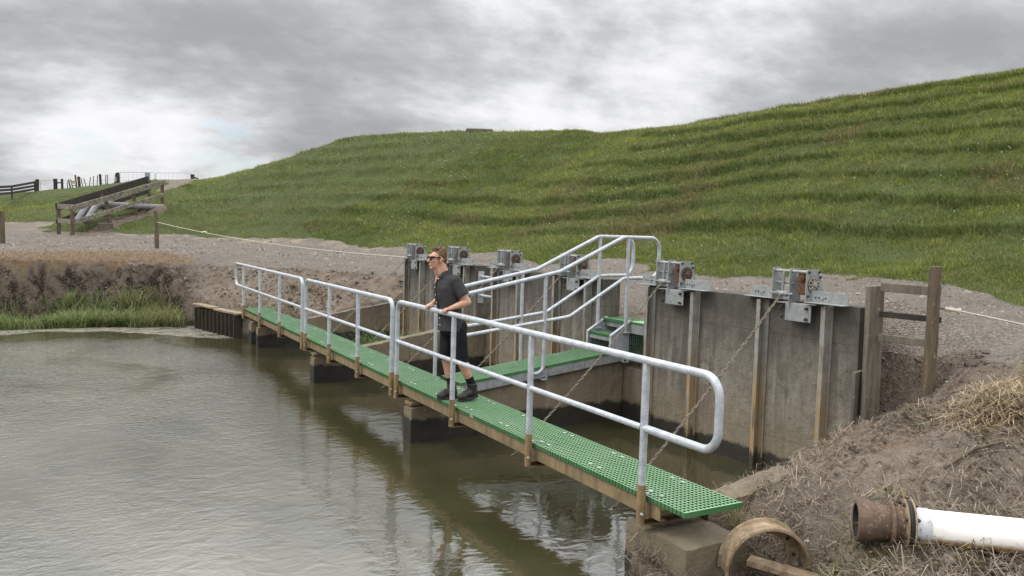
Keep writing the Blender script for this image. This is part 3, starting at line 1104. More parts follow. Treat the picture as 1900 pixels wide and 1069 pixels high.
def ramp_rail(y, lab, near):
    h = thing('handrail', lab, 'handrail', (2, y, .2), 'sloping handrails of the side walkway')
    z0 = 1.17
    top = fillet([(.70, y, z0), (2.22, y, 1.50 - .02), (3.31, y, 1.985), (3.98, y, 1.985), (3.98, y, 1.39), (3.34, y, 1.385), (2.40, y, .845), (.70, y, .63)],
                 [0, .25, .22, .17, .17, .12, .25, 0], 7)
    # split the bent tube: upper bar with its end loop, lower bar
    k = max(i for i, p in enumerate(top) if p.x > 3.6)
    mb = MB(); mb.tube(top[:k + 1] + [Vector((3.50, y, 1.387))], .0285, 12); mb.build('top_rail', MT['galv'], h)
    mb = MB(); mb.tube([Vector((3.50, y, 1.387))] + top[k + 1:], .0245, 12); mb.build('mid_rail', MT['galv'], h)
    dy = -.03 if near else .03
    if near:
        posts = [[(1.99, y, 1.43), (1.99, y, rampz(2) - .0), (1.965, y, rampz(2) - .06), (1.90, y + .02, rampz(2) - .10), (1.82, y + .03, rampz(2) - .10)],
                 [(3.40, y, 1.97), (3.40, y, .585)]]
    else:
        posts = [[(1.98, y, 1.41), (1.98, y, rampz(2) - .02)], [(3.34, y, 1.97), (3.34, y, .60)], [(.62, y, 1.15), (.62, y, -.12)]]
    for q in posts:
        mb = MB()
        mb.tube(fillet(q, .06, 4) if len(q) > 2 else q, .0265, 12)
        if len(q) == 2 and q[0][2] > 1.9:
            mb.box((q[1][0], y, .583), (.11, .10, .012), None, .002)
        mb.build('post', MT['galv'], h)


ramp_rail(YA - .015, 'nearer of the two sloping handrails that climb to the green steps', True)
ramp_rail(YB + .015, 'farther of the two sloping handrails that climb to the green steps', False)

st = thing('steps', 'green grating steps and landing in a grey frame above the side walkway', 'steps', (3.5, 4.7, .3))
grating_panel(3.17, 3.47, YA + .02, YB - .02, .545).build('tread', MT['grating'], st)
mb = grating_panel(3.47, 4.22, 4.41, 4.99, .745, closed=())
mb.prism([(3.47, 4.405), (3.47, 4.40 + .25), (3.462, 4.99), (3.43, 4.99), (3.44, 4.40)], .042, (0, 0, .705), (1, 0, 0), (0, 1, 0), (0, 0, 1))
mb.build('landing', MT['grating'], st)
mb = MB()
mb.box((3.85, 4.2, .725), (.74, .38, .038), None, .003)
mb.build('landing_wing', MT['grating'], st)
for y in (YA, YB):
    mb = MB()
    mb.prism([(3.15, .28), (3.15, .53), (3.50, .74), (3.74, .74), (3.74, .45), (3.45, .28)], .010, (0, y - .005, 0), (1, 0, 0), (0, 0, 1), (0, 1, 0))
    mb.bar((3.145, y, .545), (3.50, y, .757), .055, .010)
    mb.bar((3.145, y, .545), (3.145, y, .27), .045, .010, (1, 0, 0))
    mb.build('side_plate', MT['galv'], st)
for cc, dd in (((3.172, 4.69, .475), (.012, .57, .05)), ((3.47, 4.69, .66), (.012, .57, .075)), ((3.85, 4.012, .64), (.74, .012, .13)), ((3.475, 4.2, .64), (.012, .37, .13))):
    mb = MB(); mb.box(cc, dd); mb.build('frame_plate', MT['galv_dull'], st)
mb = MB()
for i in range(10):
    mb.box((3.20, YA + .05 + i * .054, .36), (.008, .008, .2))
for k in range(4):
    mb.box((3.202, 4.69, .28 + k * .05), (.008, .56, .008))
mb.build('riser_grille', MT['dark_grille'], st)
mb = MB()
for i in range(9):
    mb.box((3.49, 4.03 + i * .045, .42), (.008, .009, .3))
for k in range(6):
    mb.box((3.492, 4.2, .29 + k * .05), (.008, .38, .009))
mb.build('riser_grille', MT['dark_grille'], st)

# ================================================================= sluice winches
def make_winch():
    t = thing('sluice_winch', 'w', 'winch', (0, 0, 0), 'hand winches on top of the headwalls')
    # local frame: -x towards the pond, y along the wall, z up from the wall top
    mb = MB()
    mb.box((-.135, -.09, -.125), (.014, .36, .20), None, .003)
    mb.box((-.06, 0, -.03), (.15, .50, .012), None, .002)
    mb.build('mounting_plate', MT['winch'], t)
    for y in (-.22, .13):
        for z in (-.19, -.07):
            mb = MB()
            mb.tube([(-.14, y, z), (-.175, y, z)], .017, 6)
            mb.build('plate_bolt', MT['bolt'], t)
    for sg, xo in ((-1, -.075), (1, -.02)):
        mb = MB()
        y0_, y1_ = (.24, .73) if sg > 0 else (-.70, -.22)
        yc, L = (y0_ + y1_) / 2, y1_ - y0_
        mb.box((xo - .006, yc, .066), (.010, L, .130), None, .002)
        mb.box((xo - .058, yc, .006), (.11, L + .03, .010), None, .002)
        ab = mb.build('angle_bracket', MT['winch'], t)
        for k in range(4):
            mb = MB()
            yk = (y1_ - .06 - k * .045) if sg < 0 else (y1_ - .08 - k * .045)
            mb.tube([(xo - .0105, yk, .06), (xo - .013 - .012 * (k == 2), yk, .06)], .012 + .005 * (k == 2), 8)
            mb.build('bolt_hole' if k != 2 else 'bolt', MT['bolt' if k != 2 else 'winch'], ab)
    # side plates
    mb = MB()
    mb.prism([(-.15, .02), (-.15, .345), (-.13, .365), (.045, .365), (.14, .10), (.14, 0), (-.05, 0)], .012, (0, -.20, 0), (1, 0, 0), (0, 0, 1), (0, 1, 0))
    p1 = mb.build('gear_plate', MT['winch'], t)
    mb = MB()
    mb.tube([(-.035, -.2035, .195), (-.035, -.2065, .195)], .096, 28)
    mb.build('gear_recess', MT['rubber'], p1)
    mb = MB()
    mb.tube([(-.035, -.206, .195), (-.035, -.211, .195)], .048, 20)
    mb.lathe((-.035, -.2055, .195), (0, -1, 0), [(0, .078), (0, .091), (.006, .091), (.006, .078)], 28)
    for k in range(10):
        a = 2 * PI * k / 10
        mb.bar((-.035 + .03 * math.cos(a), -.213, .195 + .03 * math.sin(a)), (-.035 + .082 * math.cos(a), -.213, .195 + .082 * math.sin(a)), .014, .018, (0, 1, 0))
    mb.tube([(-.035, -.208, .195), (-.035, -.236, .195)], [.032, .024], 10)
    mb.build('gear', MT['oldrust'], p1)
    for (x, z) in ((-.12, .335), (.045, .335), (-.13, .07), (.06, .28)):
        mb = MB()
        mb.tube([(x, -.20, z), (x, -.222, z)], .014, 6)
        mb.build('bolt', MT['bolt'], p1)
    for y, d in ((.02, 1), (.27, 0)):
        mb = MB()
        mb.prism([(-.13, -.20) if d else (-.15, 0), (-.165, .02), (-.165, .35), (-.145, .37), (-.03, .37), (.02, .30), (.02, 0), (-.06, -.01)], .012,
                 (0, y, 0), (1, 0, 0), (0, 0, 1), (0, 1, 0))
        mb.build('side_plate', MT['winch'], t)
    mb = MB()
    mb.box((-.045, -.10, .20), (.11, .13, .25), None, .012)
    mb.tube([(-.105, -.1, .27), (-.125, -.1, .27)], .04, 14)
    mb.tube([(-.125, -.1, .27), (-.135, -.1, .27)], .018, 10)
    mb.build('gear_housing', MT['rust'], t)
    for q, r_ in (([(-.125, -.19, .335), (-.125, .29, .335)], .018), ([(.10, -.19, .30), (.10, .0, .30)], .018),
                  ([(-.115, .0, .20), (-.10, .30, .20)], .014), ([(-.135, .13, .33), (-.15, .135, .10)], .016)):
        mb = MB()
        mb.tube(q, r_, 9)
        mb.build('spacer_rod', MT['galv_dull'], t)
    mb = MB()
    mb.tube([(-.15, -.02, .075), (-.15, .06, .075), (-.15, .065, .075), (-.15, .21, .075), (-.15, .215, .075), (-.15, .30, .075)],
            [.017, .017, .034, .034, .017, .017], 12)
    mb.build('chain_roller', MT['galv_dull'], t)
    return t


wproto = make_winch()
GATES = [(1.30, 'nearest winch, on the headwall beside the timber fence, with a pale gear face'),
         (3.38, 'winch at the left end of the nearest headwall, below the looped sloping handrail'),
         (5.83, 'winch partly hidden behind the kinked sloping handrails'),
         (7.98, 'winch at the left end of the middle headwall, above the sloping handrails'),
         (10.15, 'winch just to the right of the standing man\'s head'),
         (12.42, 'farthest winch, left of the standing man\'s head and beside the rope end')]
for i, (y, lab) in list(enumerate(GATES))[::-1]:
    o = wproto if i == 0 else copy_tree(wproto)
    o.location = (WX + .02, y - .03, ZT)
    o['label'] = lab
    if i == 0:
        for ch in o.children:
            for g_ in ch.children:
                if g_.name.split('.')[0] == 'gear':
                    g_.data = g_.data.copy()
                    g_.data.materials[0] = MT['stone']


# ---------------------------------------------------------------- chains
def chain(p0, p1, sag, name_label, group):
    mb = MB()
    p0, p1 = Vector(p0), Vector(p1)
    L = (p1 - p0).length
    n = int(L / .047)
    for i in range(n):
        t_ = (i + .5) / n
        c = p0.lerp(p1, t_)
        c.z -= sag * 4 * t_ * (1 - t_)
        dirn = (p1 - p0).normalized()
        dirn.z -= sag * 4 * (1 - 2 * t_) / L
        dirn.normalize()
        side = Vector((0, 1, 0)) if i % 2 else dirn.cross(Vector((0, 1, 0)))
        side = (side + Vector((0, 1, 0)) * .35 + dirn.cross(Vector((0, 1, 0))) * .25).normalized()
        a, b_ = .031, .0165
        ring = [c + dirn * a * math.cos(q) + side * b_ * math.sin(q) for q in [2 * PI * k / 8 for k in range(8)]]
        mb.tube(ring, .0052, 5, True)
    o = mb.build('chain', MT['chain'])
    return tag(o, name_label, 'chain', group)


CH = ['chain running from the nearest winch down behind the near end of the handrail',
      'chain slanting across the dark bay below the green steps', 'chain from the winch behind the sloping handrails',
      'chain running down behind the standing man\'s legs', 'chain from the winch beside the man\'s head, mostly hidden by him',
      'farthest chain, slanting down past the rushes to the green walkway']
for (y, _), lab in zip(GATES, CH):
    chain((WX - .16, y + .10, ZT + .06), (.93, y + .06, ZW - .05), .05, lab, 'gate chains hanging from the winches')

# ================================================================= timber fence beside the nearest headwall
tf = thing('timber_fence', 'short weathered timber fence beside the nearest headwall, with three rails and one round post', 'fence', (3.5, .15, 0))
mb = MB(); mb.bar((3.53, .33, -.30), (3.485, .325, 1.565), .055, .27, (1, .10, 0), .006); mb.build('wide_board', MT['wood'], tf)
mb = MB(); mb.bar((3.405, .42, -.30), (3.39, .40, .66), .04, .20, (1, .25, 0), .005); mb.build('short_board', MT['wood'], tf)
mb = MB()
mb.tube([(3.62, -.235, .25), (3.615, -.24, 1.0), (3.60, -.245, 1.79)], [.062, .060, .056], 14)
mb.build('post', MT['woodpost'], tf)
for (z, h_, e_) in ((1.555, .09, .045), (1.275, .06, .06), (1.03, .075, .05)):
    mb = MB()
    a_, b_ = Vector((3.50, .27, z)), Vector((3.69, -.21, z - .012))
    mb.bar(a_, b_ + (b_ - a_).normalized() * e_, .035, h_, (0, 0, 1), .004)
    mb.build('rail', MT['wooddark'] if h_ < .065 else MT['wood'], tf)

# gate rope on the right
gr_ = thing('rope_gate', 'pale rope with an ivory insulated handle tied to the round fence post', 'rope', (3.7, -.3, 1.35))
mb = MB(); mb.tube([(3.655, -.26, 1.385), (3.70, -.30, 1.375)], .008, 6); mb.build('hook', MT['bolt'], gr_)
hp = Vector((3.70, -.30, 1.378)); hd = Vector((.58, -.58, -.10)).normalized()
mb = MB()
mb.tube([hp, hp + hd * .015, hp + hd * .03, hp + hd * .10, hp + hd * .125, hp + hd * .13, hp + hd * .14], [.010, .026, .020, .018, .022, .034, .030], 12)
mb.build('handle', MT['ivory'], gr_)
mb = MB()
mb.tube([hp + hd * .13] + [hp + hd * (.13 + 5.5 * k / 12) + Vector((0, 0, -.10 * math.sin(PI * k / 12))) for k in range(1, 13)], .0085, 6)
mb.build('rope', MT['rope'], gr_)

# rope on the left, from the short post by the track to the farthest headwall
z_ = gz(-.82, 25.4)
mb = MB(); mb.tube([(-.80, 25.35, z_ - .2), (-.80, 25.36, z_ + .6), (-.84, 25.45, 2.40)], [.078, .075, .07], 12)
tag(mb.build('fence_post', MT['woodpost']), 'lone round timber post standing on the gravel track, with the pale rope behind it', 'post', 'round timber posts by the track')
z_ = gz(-5.42, 26.85)
mb = MB(); mb.tube([(-5.40, 26.85, z_ - .2), (-5.42, 26.9, 2.24)], [.10, .095], 12)
tag(mb.build('fence_post', MT['woodpost']), 'thick round timber post at the left edge of the picture, on the gravel', 'post', 'round timber posts by the track')
mb = MB()
p0, p1 = Vector((-.80, 25.3, 2.02)), Vector((3.5, 13.24, 1.34))
rp = [p0.lerp(p1, k / 24) + Vector((0, 0, -.16 * 4 * (k / 24) * (1 - k / 24))) for k in range(25)]
mb.tube(rp, .011, 6)
for k in (6,):
    mb.tube([rp[k] + Vector((-.05, .1, 0)), rp[k] + Vector((.05, -.1, .02))], .03, 6)
tag(mb.build('rope', MT['rope']), 'long pale rope sagging across the gravel track to the farthest headwall', 'rope')

# ================================================================= timber planks at the far end of the walkway
pl = thing('plank_wall', 'timber capped bank wall at the far end of the green walkway', 'retaining wall', (-.3, 16.3, -.3))
a_, b_ = Vector((.03, 15.06, -.15)), Vector((-.58, 17.55, -.15))
m_ = a_.lerp(b_, .56)
mb = MB(); mb.bar(a_, m_, .24, .05, (0, 0, 1), .006); mb.build('cap_plank', MT['plank'], pl)
mb = MB(); mb.bar(m_ + Vector((-.03, -.03, .028)), b_ + Vector((-.05, .1, .03)), .22, .05, (0, 0, 1), .006); mb.build('cap_plank', MT['plank'], pl)
for k in range(11):
    p = a_.lerp(b_, (k + .5) / 11)
    mb = MB()
    mb.bar((p.x - .05, p.y, -.18 - .01 * (k % 3)), (p.x - .03 - .004 * (k % 2), p.y, -1.3), .03, .231, (1, .25, 0), .002)
    mb.build('upright_board', MT['wetwood'], pl)

# ================================================================= things lying on the near bank
pp = thing('pipe', 'white plastic pipe with a rusty cast iron coupling lying on the bank', 'pipe', (1.1, -1.75, 0))
A0 = Vector((.935, -1.485, .066)); A1 = Vector((1.72, -2.23, .066))
ax = (A1 - A0).normalized()
P_ = lambda d: A0 + ax * d
mb = MB()
mb.lathe(P_(0), ax, [(.0, .112), (0, .140), (.012, .147), (.06, .146), (.10, .136), (.125, .124), (.24, .118), (.25, .118)], 36)
mb.build('bell_socket', MT['oldrust'], pp)
mb = MB(); mb.lathe(P_(.002), ax, [(0, .101), (.2, .098)], 30); mb.build('socket_bore', MT['rubber'], pp)
for k, (d, r, w_, m_) in enumerate(((.215, .150, .022, 'oldrust'), (.305, .176, .012, 'tanrust'), (.350, .178, .012, 'tanrust'))):
    mb = MB(); mb.lathe(P_(d), ax, [(0, .09), (0, r - .003), (.003, r), (w_ - .003, r), (w_, r - .003), (w_, .09)], 36)
    fl = mb.build('flange', MT[m_], pp)
    if k == 2:
        u_ = Vector((0, 0, 1)); w2 = ax.cross(u_)
        for q in range(8):
            mb = MB()
            a = 2 * PI * (q + .3) / 8
            c = P_(0) + (u_ * math.cos(a) + w2 * math.sin(a)) * .155
            mb.tube([c + ax * .292, c + ax * .385], .008, 6); mb.tube([c + ax * .362, c + ax * .378], .015, 6); mb.tube([c + ax * .290, c + ax * .304], .015, 6)
            mb.build('bolt', MT['bolt'], fl)
mb = MB(); mb.lathe(P_(.317), ax, [(0, .09), (0, .168), (.033, .168), (.033, .09)], 36); mb.build('gasket', MT['rubber'], pp)
mb = MB(); mb.lathe(P_(.245), ax, [(0, .117), (.06, .115)], 30); mb.build('neck', MT['oldrust'], pp)


def white_pipe(nm, c, stain):
    m = Mat(nm)
    z = m.xyz()[2]
    e = m.math('ADD', z, m.math('MULTIPLY', m.math('SUBTRACT', m.noise(9, 5, .6), .5), .05))
    col = m.mix(m.ramp(e, .045, .0), c, stain)
    col = m.mix(m.ramp(e, .0, -.035), col, (.09, .055, .025))
    col = m.mix(m.math('MULTIPLY', m.ramp(m.noise(14, 5, .6), .5, .75), .12), col, (.35, .28, .18))
    m.principled(col, .35, 0, m.bump(m.noise(40, 3), .05, .002), .4)
    return m.m


MT['pvc'] = white_pipe('white_pipe_plastic', (.80, .78, .74), (.34, .21, .085))
MT['spigot'] = white_pipe('pale_grey_paint', (.52, .54, .56), (.30, .26, .20))
mb = MB(); mb.lathe(P_(.36), ax, [(0, .127), (.10, .127), (.104, .120)], 36); mb.build('spigot', MT['spigot'], pp)
mb = MB(); mb.lathe(P_(.45), ax, [(0, .110), (0, .1205), (1.9, .1205), (1.9, .110)], 36); mb.build('white_length', MT['pvc'], pp)

# half ring
hr = thing('half_ring', 'rusty half ring casting with a bolted inner flange on a flat steel plate', 'steel ring', (.60, -1.04, -.4))
rc = Vector((.585, -1.045, -.40)); ra = Vector((.40, .90, .10)).normalized()
mb = MB()
mb.lathe(rc, ra, [(0, .300), (0, .325), (.012, .325), (.012, .306), (.16, .306), (.16, .325), (.172, .325), (.172, .300), (.086, .297)], 40, True, -PI * .56, PI * .53, True)
mb.build('rim', MT['tanrust'], hr)
mb = MB()
mb.lathe(rc + ra * .150, ra, [(0, .215), (0, .301), (.012, .301), (.012, .215)], 36, False, -PI * .56, PI * .53, True)
fl = mb.build('inner_flange', MT['tanrust'], hr)
uu = (Vector((0, 0, 1)) - ra * ra.z).normalized(); ww = ra.cross(uu)
for q in range(6):
    a = -PI * .45 + q * PI * .9 / 5
    c = rc + ra * .148 + (uu * math.cos(a) + ww * math.sin(a)) * .258
    mb = MB(); mb.tube([c, c - ra * .004], .016, 10)
    mb.build('bolt_hole', MT['bolt'], fl)
mb = MB()
sdv = ra.cross(Vector((0, 0, 1))).normalized()
e0, e1 = Vector((.57, -.86, -.395)), Vector((.86, -1.36, -.43))
mb.bar(e0, e1, .13, .045, (0, 0, 1), .004)
mb.build('plate', MT['tanrust'], hr)

mb = MB()
mb.tube([(1.98, -1.46, gz(1.98, -1.46) + .01), (2.2, -1.55, gz(2.2, -1.55) + .03), (2.5, -1.60, gz(2.5, -1.6) + .035)], [.012, .016, .008], 7)
tag(mb.build('stick', MT['woodpost']), 'thin bare stick lying on the soil behind the white pipe', 'stick')
mb = MB()
mb.tube([(1.55, -.05, gz(1.55, -.05) + .03), (1.9, -.03, gz(1.9, -.03) + .05)], .006, 5)

# ================================================================= guard rail and grey pipes on the levee
FL, FR, RRt, BR = Vector((-3.75, 35.15, 1.42)), Vector((-3.15, 33.6, 1.38)), Vector((.86, 38.4, 2.84)), Vector((.36, 40.6, 3.05))
gd = thing('guard_rail', 'lichened timber guard rail climbing the grass slope round two grey pipes', 'fence', FR)
H1, H2 = 1.13, .52
fr_pts = [(FR, RRt), (FL, BR)]
for (p, q), nm, mt in zip(fr_pts, ('front', 'back'), ('woodrail', 'wooddark')):
    for hh, k in ((H1, .24), (H2, .20)):
        mb = MB()
        ext = .14
        if nm == 'back' and hh == H1:
            k = .34
        mb.bar(p + Vector((0, 0, hh)), q + Vector((0, 0, hh + .02)), .05, k, (0, 0, 1), .006, ext)
        mb.build('rail', MT[mt], gd)
    for t_ in (0, .36, .66, 1.0) if nm == 'front' else (0, .45, 1.0):
        c = p.lerp(q, t_)
        off = (q - p).cross(Vector((0, 0, 1))).normalized() * (-.07 if nm == 'front' else .07)
        c = c + off
        g = gz(c.x, c.y)
        mb = MB()
        lean = Vector((-.10 if 0 < t_ < 1 else .0, 0, 0))
        mb.bar(Vector((c.x, c.y, min(g, c.z) - .25)) - lean * 1.2, Vector((c.x, c.y, c.z + H1 - .02)) + lean, .16, .14, (0, 1, 0), .01)
        mb.build('post', MT['woodpost'], gd)
for hh in (H1 + .04, H2 + .03):
    mb = MB(); mb.bar(FL + Vector((0, 0, hh)) + (FL - FR) * .06, FR + Vector((0, 0, hh)), .05, .21, (0, 0, 1), .006, .16)
    mb.build('end_rail', MT['woodrail'], gd)
for k, (off, lab) in enumerate(((0, 'nearer grey pipe bending down inside the timber guard rail'), (.42, 'farther grey pipe elbow showing behind the nearer grey pipe'))):
    pt = thing('drain_pipe', lab, 'pipe', (-1.5 - off, 35.8 + off * 1.2, 2.2), 'grey pipes inside the guard rail')
    dv = Vector((-off * .85, off * .75, 0))
    e0, e1, e2 = Vector(at(302, 385, 39.4)) + dv, Vector(at(180, 380, 36.2)) + dv, Vector(at(160, 412, 35.2)) + dv
    path = fillet([e0, e1, e2], [0, .6, 0], 9)
    mb = MB(); mb.tube(path, .155, 16); q = mb.build('pipe', MT['pipegrey'], pt)
    dd = (e0 - e1).normalized(); c0 = e1 + dd * .55
    mb = MB(); mb.lathe(c0, dd, [(0, .15), (0, .185), (.16, .185), (.16, .15)], 18); mb.lathe(c0 + dd * .22, dd, [(0, .15), (0, .18), (.05, .18), (.05, .15)], 18)
    mb.build('coupling', MT['pipegrey'], pt)
mb = MB(); g = gz(-1.9, 34.9); mb.box((-1.9, 34.95, g + .05), (.62, .4, .5), None, .03)
tag(mb.build('concrete_footing', MT['block']), 'dark concrete footing half sunk in the soil under the grey pipe', 'concrete block')

# ================================================================= fences and gates along the skyline
def pole(u, vt, vb, D, r, nm, lab, grp, mat, ub=None):
    b0 = at(ub if ub is not None else u, vb, D)
    t0 = at(u, vt, D)
    zb = gz(b0[0], b0[1])
    d = (t0 - b0)
    d = d / abs(d[2])
    bb = b0 + d * (zb - .15 - b0[2])
    mb = MB()
    mb.tube([bb, t0], r, 7)
    return tag(mb.build(nm, MT[mat]), lab, 'post', grp), bb, t0


bf = thing('board_fence', 'dark three board fence on the skyline at the left edge', 'fence', tuple(at(40, 350, 60)))
q0, q1, q2 = at(-30, 358, 52), at(22, 352, 58), at(63, 346, 63)
for k, (v0, v1, v2) in enumerate(((349, 346.5, 338.5), (355.5, 352.5, 345), (362, 358.5, 351))):
    mb = MB(); mb.bar(at(-30, v0, 52), at(22, v1 - .5, 58), .05, .17, (0, 0, 1)); mb.bar(at(22, v1 - .5, 58), at(64, v2, 63), .05, .17, (0, 0, 1))
    mb.build('rail', MT['wooddark'], bf)
for (u, vt, vb, D) in ((21.5, 345, 362, 58), (64, 336, 355, 63)):
    mb = MB(); b0 = at(u + 1.2, vb, D); zb = min(gz(b0[0], b0[1]), b0[2]) - .3
    mb.bar((b0[0], b0[1], zb), at(u, vt, D), .17, .10, (1, 0, 0)); mb.build('post', MT['wooddark'], bf)
pole(69, 333, 353, 64, .14, 'fence_post', 'thick dark gate post on the skyline next to the board fence', None, 'wooddark')


def wire_gate(u0, u1, vt, vb, D0, D1, lab, nv=6, nh=4, panel=None):
    a0, a1 = at(u0, vt, D0), at(u1, vt + .6, D1)
    b0, b1 = at(u0, vb, D0), at(u1, vb, D1)
    t = thing('farm_gate', lab, 'gate', tuple((b0 + b1) / 2), 'light tubular gates on the skyline')
    mb = MB()
    path = [b0, a0, a1, b1]
    mb.tube(fillet(path, .12, 4, True), .022, 6, True)
    mb.build('frame', MT['wire'], t)
    mb = MB()
    for k in range(1, nv):
        mb.tube([b0 + (b1 - b0) * k / nv, a0 + (a1 - a0) * k / nv], .006, 4)
    for k in range(1, nh):
        mb.tube([b0 + (a0 - b0) * k / nh, b1 + (a1 - b1) * k / nh], .006, 4)
    mb.build('mesh', MT['wire'], t)
    if panel:
        c0, c1 = a0 + (a1 - a0) * panel[0], a0 + (a1 - a0) * panel[1]
        d0, d1 = b0 + (b1 - b0) * panel[0], b0 + (b1 - b0) * panel[1]
        mb = MB(); off = np.array([0, -.03, 0]); mb.add([c0 + off, c1 + off, d1 + off, d0 + off], [(0, 1, 2, 3)])
        mb.build('notice_board', MT['galv_dull'], t)


wire_gate(75, 99.5, 334, 353, 64.5, 65.5, 'pale wire gate on the skyline between two dark posts at the left')
wire_gate(222.5, 287, 319.5, 340, 68, 67, 'left gate of the light pair above the track, with a small grey panel on it', 8, 4, (.72, .87))
wire_gate(289.5, 354, 320.5, 334, 67, 64, 'right one of the pair of light gates above the track', 8, 4)
ladder = thing('post_pair', 'two dark posts joined by one crossbar on the skyline', 'fence', tuple(at(109, 353, 65.5)))
for (u, vt, vb, r) in ((102.5, 332, 354, .15), (115, 332, 353, .09)):
    b0 = at(u + .8, vb, 65.5); mb = MB(); mb.tube([(b0[0], b0[1], min(b0[2], gz(b0[0], b0[1])) - .2), at(u, vt, 65.5)], r, 8); mb.build('post', MT['wooddark'], ladder)
mb = MB(); mb.bar(at(102, 339.5, 65.45), at(115, 339, 65.45), .05, .10); mb.build('crossbar', MT['wooddark'], ladder)
BG = 'thin battens of the wire fence on the skyline'
for (u, vt, vb, D, r, ub, big) in ((124.8, 337, 352, 66, .035, 125.2, 0), (127, 333.5, 352, 66, .06, 131.5, 0), (131, 333, 352, 66, .04, 135.5, 0),
                              (139.5, 325, 350, 66, .07, 142.5, 0), (145.5, 328, 350, 66.5, .11, 148, 1), (150, 330, 349, 66.5, .035, 153.8, 0),
                              (155.5, 331, 348, 66.5, .035, 160, 0), (168, 328.5, 348.5, 67, .035, 165.6, 0), (173.6, 326.5, 348, 67, .035, 173, 0),
                              (180.9, 325.5, 346, 67, .035, 180.2, 0), (185.6, 323.5, 346, 67, .10, 186.8, 1), (196.2, 324.5, 345, 67.3, .035, 196, 0),
                              (199.5, 324.5, 345, 67.3, .035, 199, 0), (218, 320.5, 343, 67.5, .14, 219.3, 2), (214.5, 322.5, 343, 67.5, .04, 212.5, 0), (356.8, 324, 334, 63.5, .16, 357.5, 3)):
    if big == 0:
        pole(u, vt, vb, D, r, 'fence_batten', 'thin grey batten of the wire fence on the skyline', BG, 'woodpost', ub)
    else:
        lab = {1: 'dark post of the wire fence on the skyline', 2: 'dark strainer post on the skyline at the left of the pair of gates',
               3: 'short dark post on the skyline at the right end of the pair of gates'}[big]
        o, bb, t0 = pole(u, vt, vb, D, r, 'fence_post', lab, 'dark posts of the wire fence on the skyline' if big == 1 else None, 'wooddark', ub)
        if big in (2, 3):
            mb = MB()
            e_ = at(207 if big == 2 else 367, 344.5 if big == 2 else 331.5, 67 if big == 2 else 62.5)
            mb.bar(e_, (np.array(t0) * (.45 if big == 2 else .7) + np.array(bb) * (.55 if big == 2 else .3)), .10, .10)
            ch = mb.build('brace', MT['wooddark'], o)
wf = thing('wire_strands', 'faint wires strung along the battens on the skyline', 'fence wire', tuple(at(165, 340, 66.5)))
for (va, vb) in ((335.5, 335), (341, 339)):
    mb = MB(); mb.tube([at(116, va, 65.6), at(146, va, 66.4), at(186, (va + vb) / 2 + .3, 67), at(218, vb - 2, 67.5)], .012, 4); mb.build('wire', MT['wire'], wf)
my = Mat('yellow_paint'); my.principled((.62, .40, .05), .6)
sg = thing('warning_sign', 'small pale sign with a yellow top edge on the skyline fence', 'sign', tuple(at(136.5, 345, 65.8)))
mb = MB(); a0 = at(133.5, 336.5, 65.8); a1 = at(139.6, 342, 65.8)
mb.box((a0 + a1) / 2, (.30, .02, .22)); mb.build('board', MT['ivory'], sg)
mb = MB(); mb.box(at(136.5, 336.2, 65.75), (.30, .03, .06)); mb.build('top_edge', my.m, sg)
mb = MB(); mb.bar(at(133.5, 344.8, 65.8), at(141, 344.3, 65.8), .05, .06); mb.build('bar', MT['wooddark'], sg)

c = at(890, 240.5, 45.2)
mb = MB(); mb.box((c[0], c[1], c[2] - .46), (1.5, 1.2, .9), Matrix.Rotation(-.5, 3, 'Z'), .06)
tag(mb.build('concrete_chamber', MT['block']), 'low grey concrete chamber on the crest of the grassy bank', 'concrete block')

# a few stones
for (x, y, s_, lab) in ((1.35, .32, .10, 'pale lump of concrete at the edge of the dark bay beside the dry stalks'),
                   (1.25, -1.98, .05, 'small round yellowish stone under the white pipe')):
    mb = MB()
    vs, fs = [], []
    g = gz(x, y)
    for i in range(7):
        for j in range(10):
            th_, ph_ = PI * i / 6, 2 * PI * j / 10
            r_ = s_ * random.uniform(.8, 1.1)
            vs.append((x + r_ * 1.5 * math.sin(th_) * math.cos(ph_), y + r_ * math.sin(th_) * math.sin(ph_), g + s_ * .25 + r_ * .7 * math.cos(th_)))
    for i in range(6):
        for j in range(10):
            j2 = (j + 1) % 10
            fs.append((i * 10 + j, (i + 1) * 10 + j, (i + 1) * 10 + j2, i * 10 + j2))
    mb.add(vs, fs, False)
    tag(mb.build('rock', MT['stone']), lab, 'rock')
# ================================================================= vegetation
def leaf_mat(name, rough=.75, trans=.25):
    m = Mat(name)
    c = m.n('ShaderNodeVertexColor', layer_name='Col').outputs['Color']
    p = m.principled(c, rough, 0, None, .25)
    t = m.n('ShaderNodeBsdfTranslucent', {'Color': c}).outputs[0]
    mx = m.n('ShaderNodeMixShader', {0: trans, 1: p.outputs[0], 2: t}).outputs[0]
    m.t.links.new(mx, m.out.inputs[0])
    return m.m


MT['leaf'] = leaf_mat('grass_blades')
MT['straw'] = leaf_mat('dry_stalks', .85, .1)


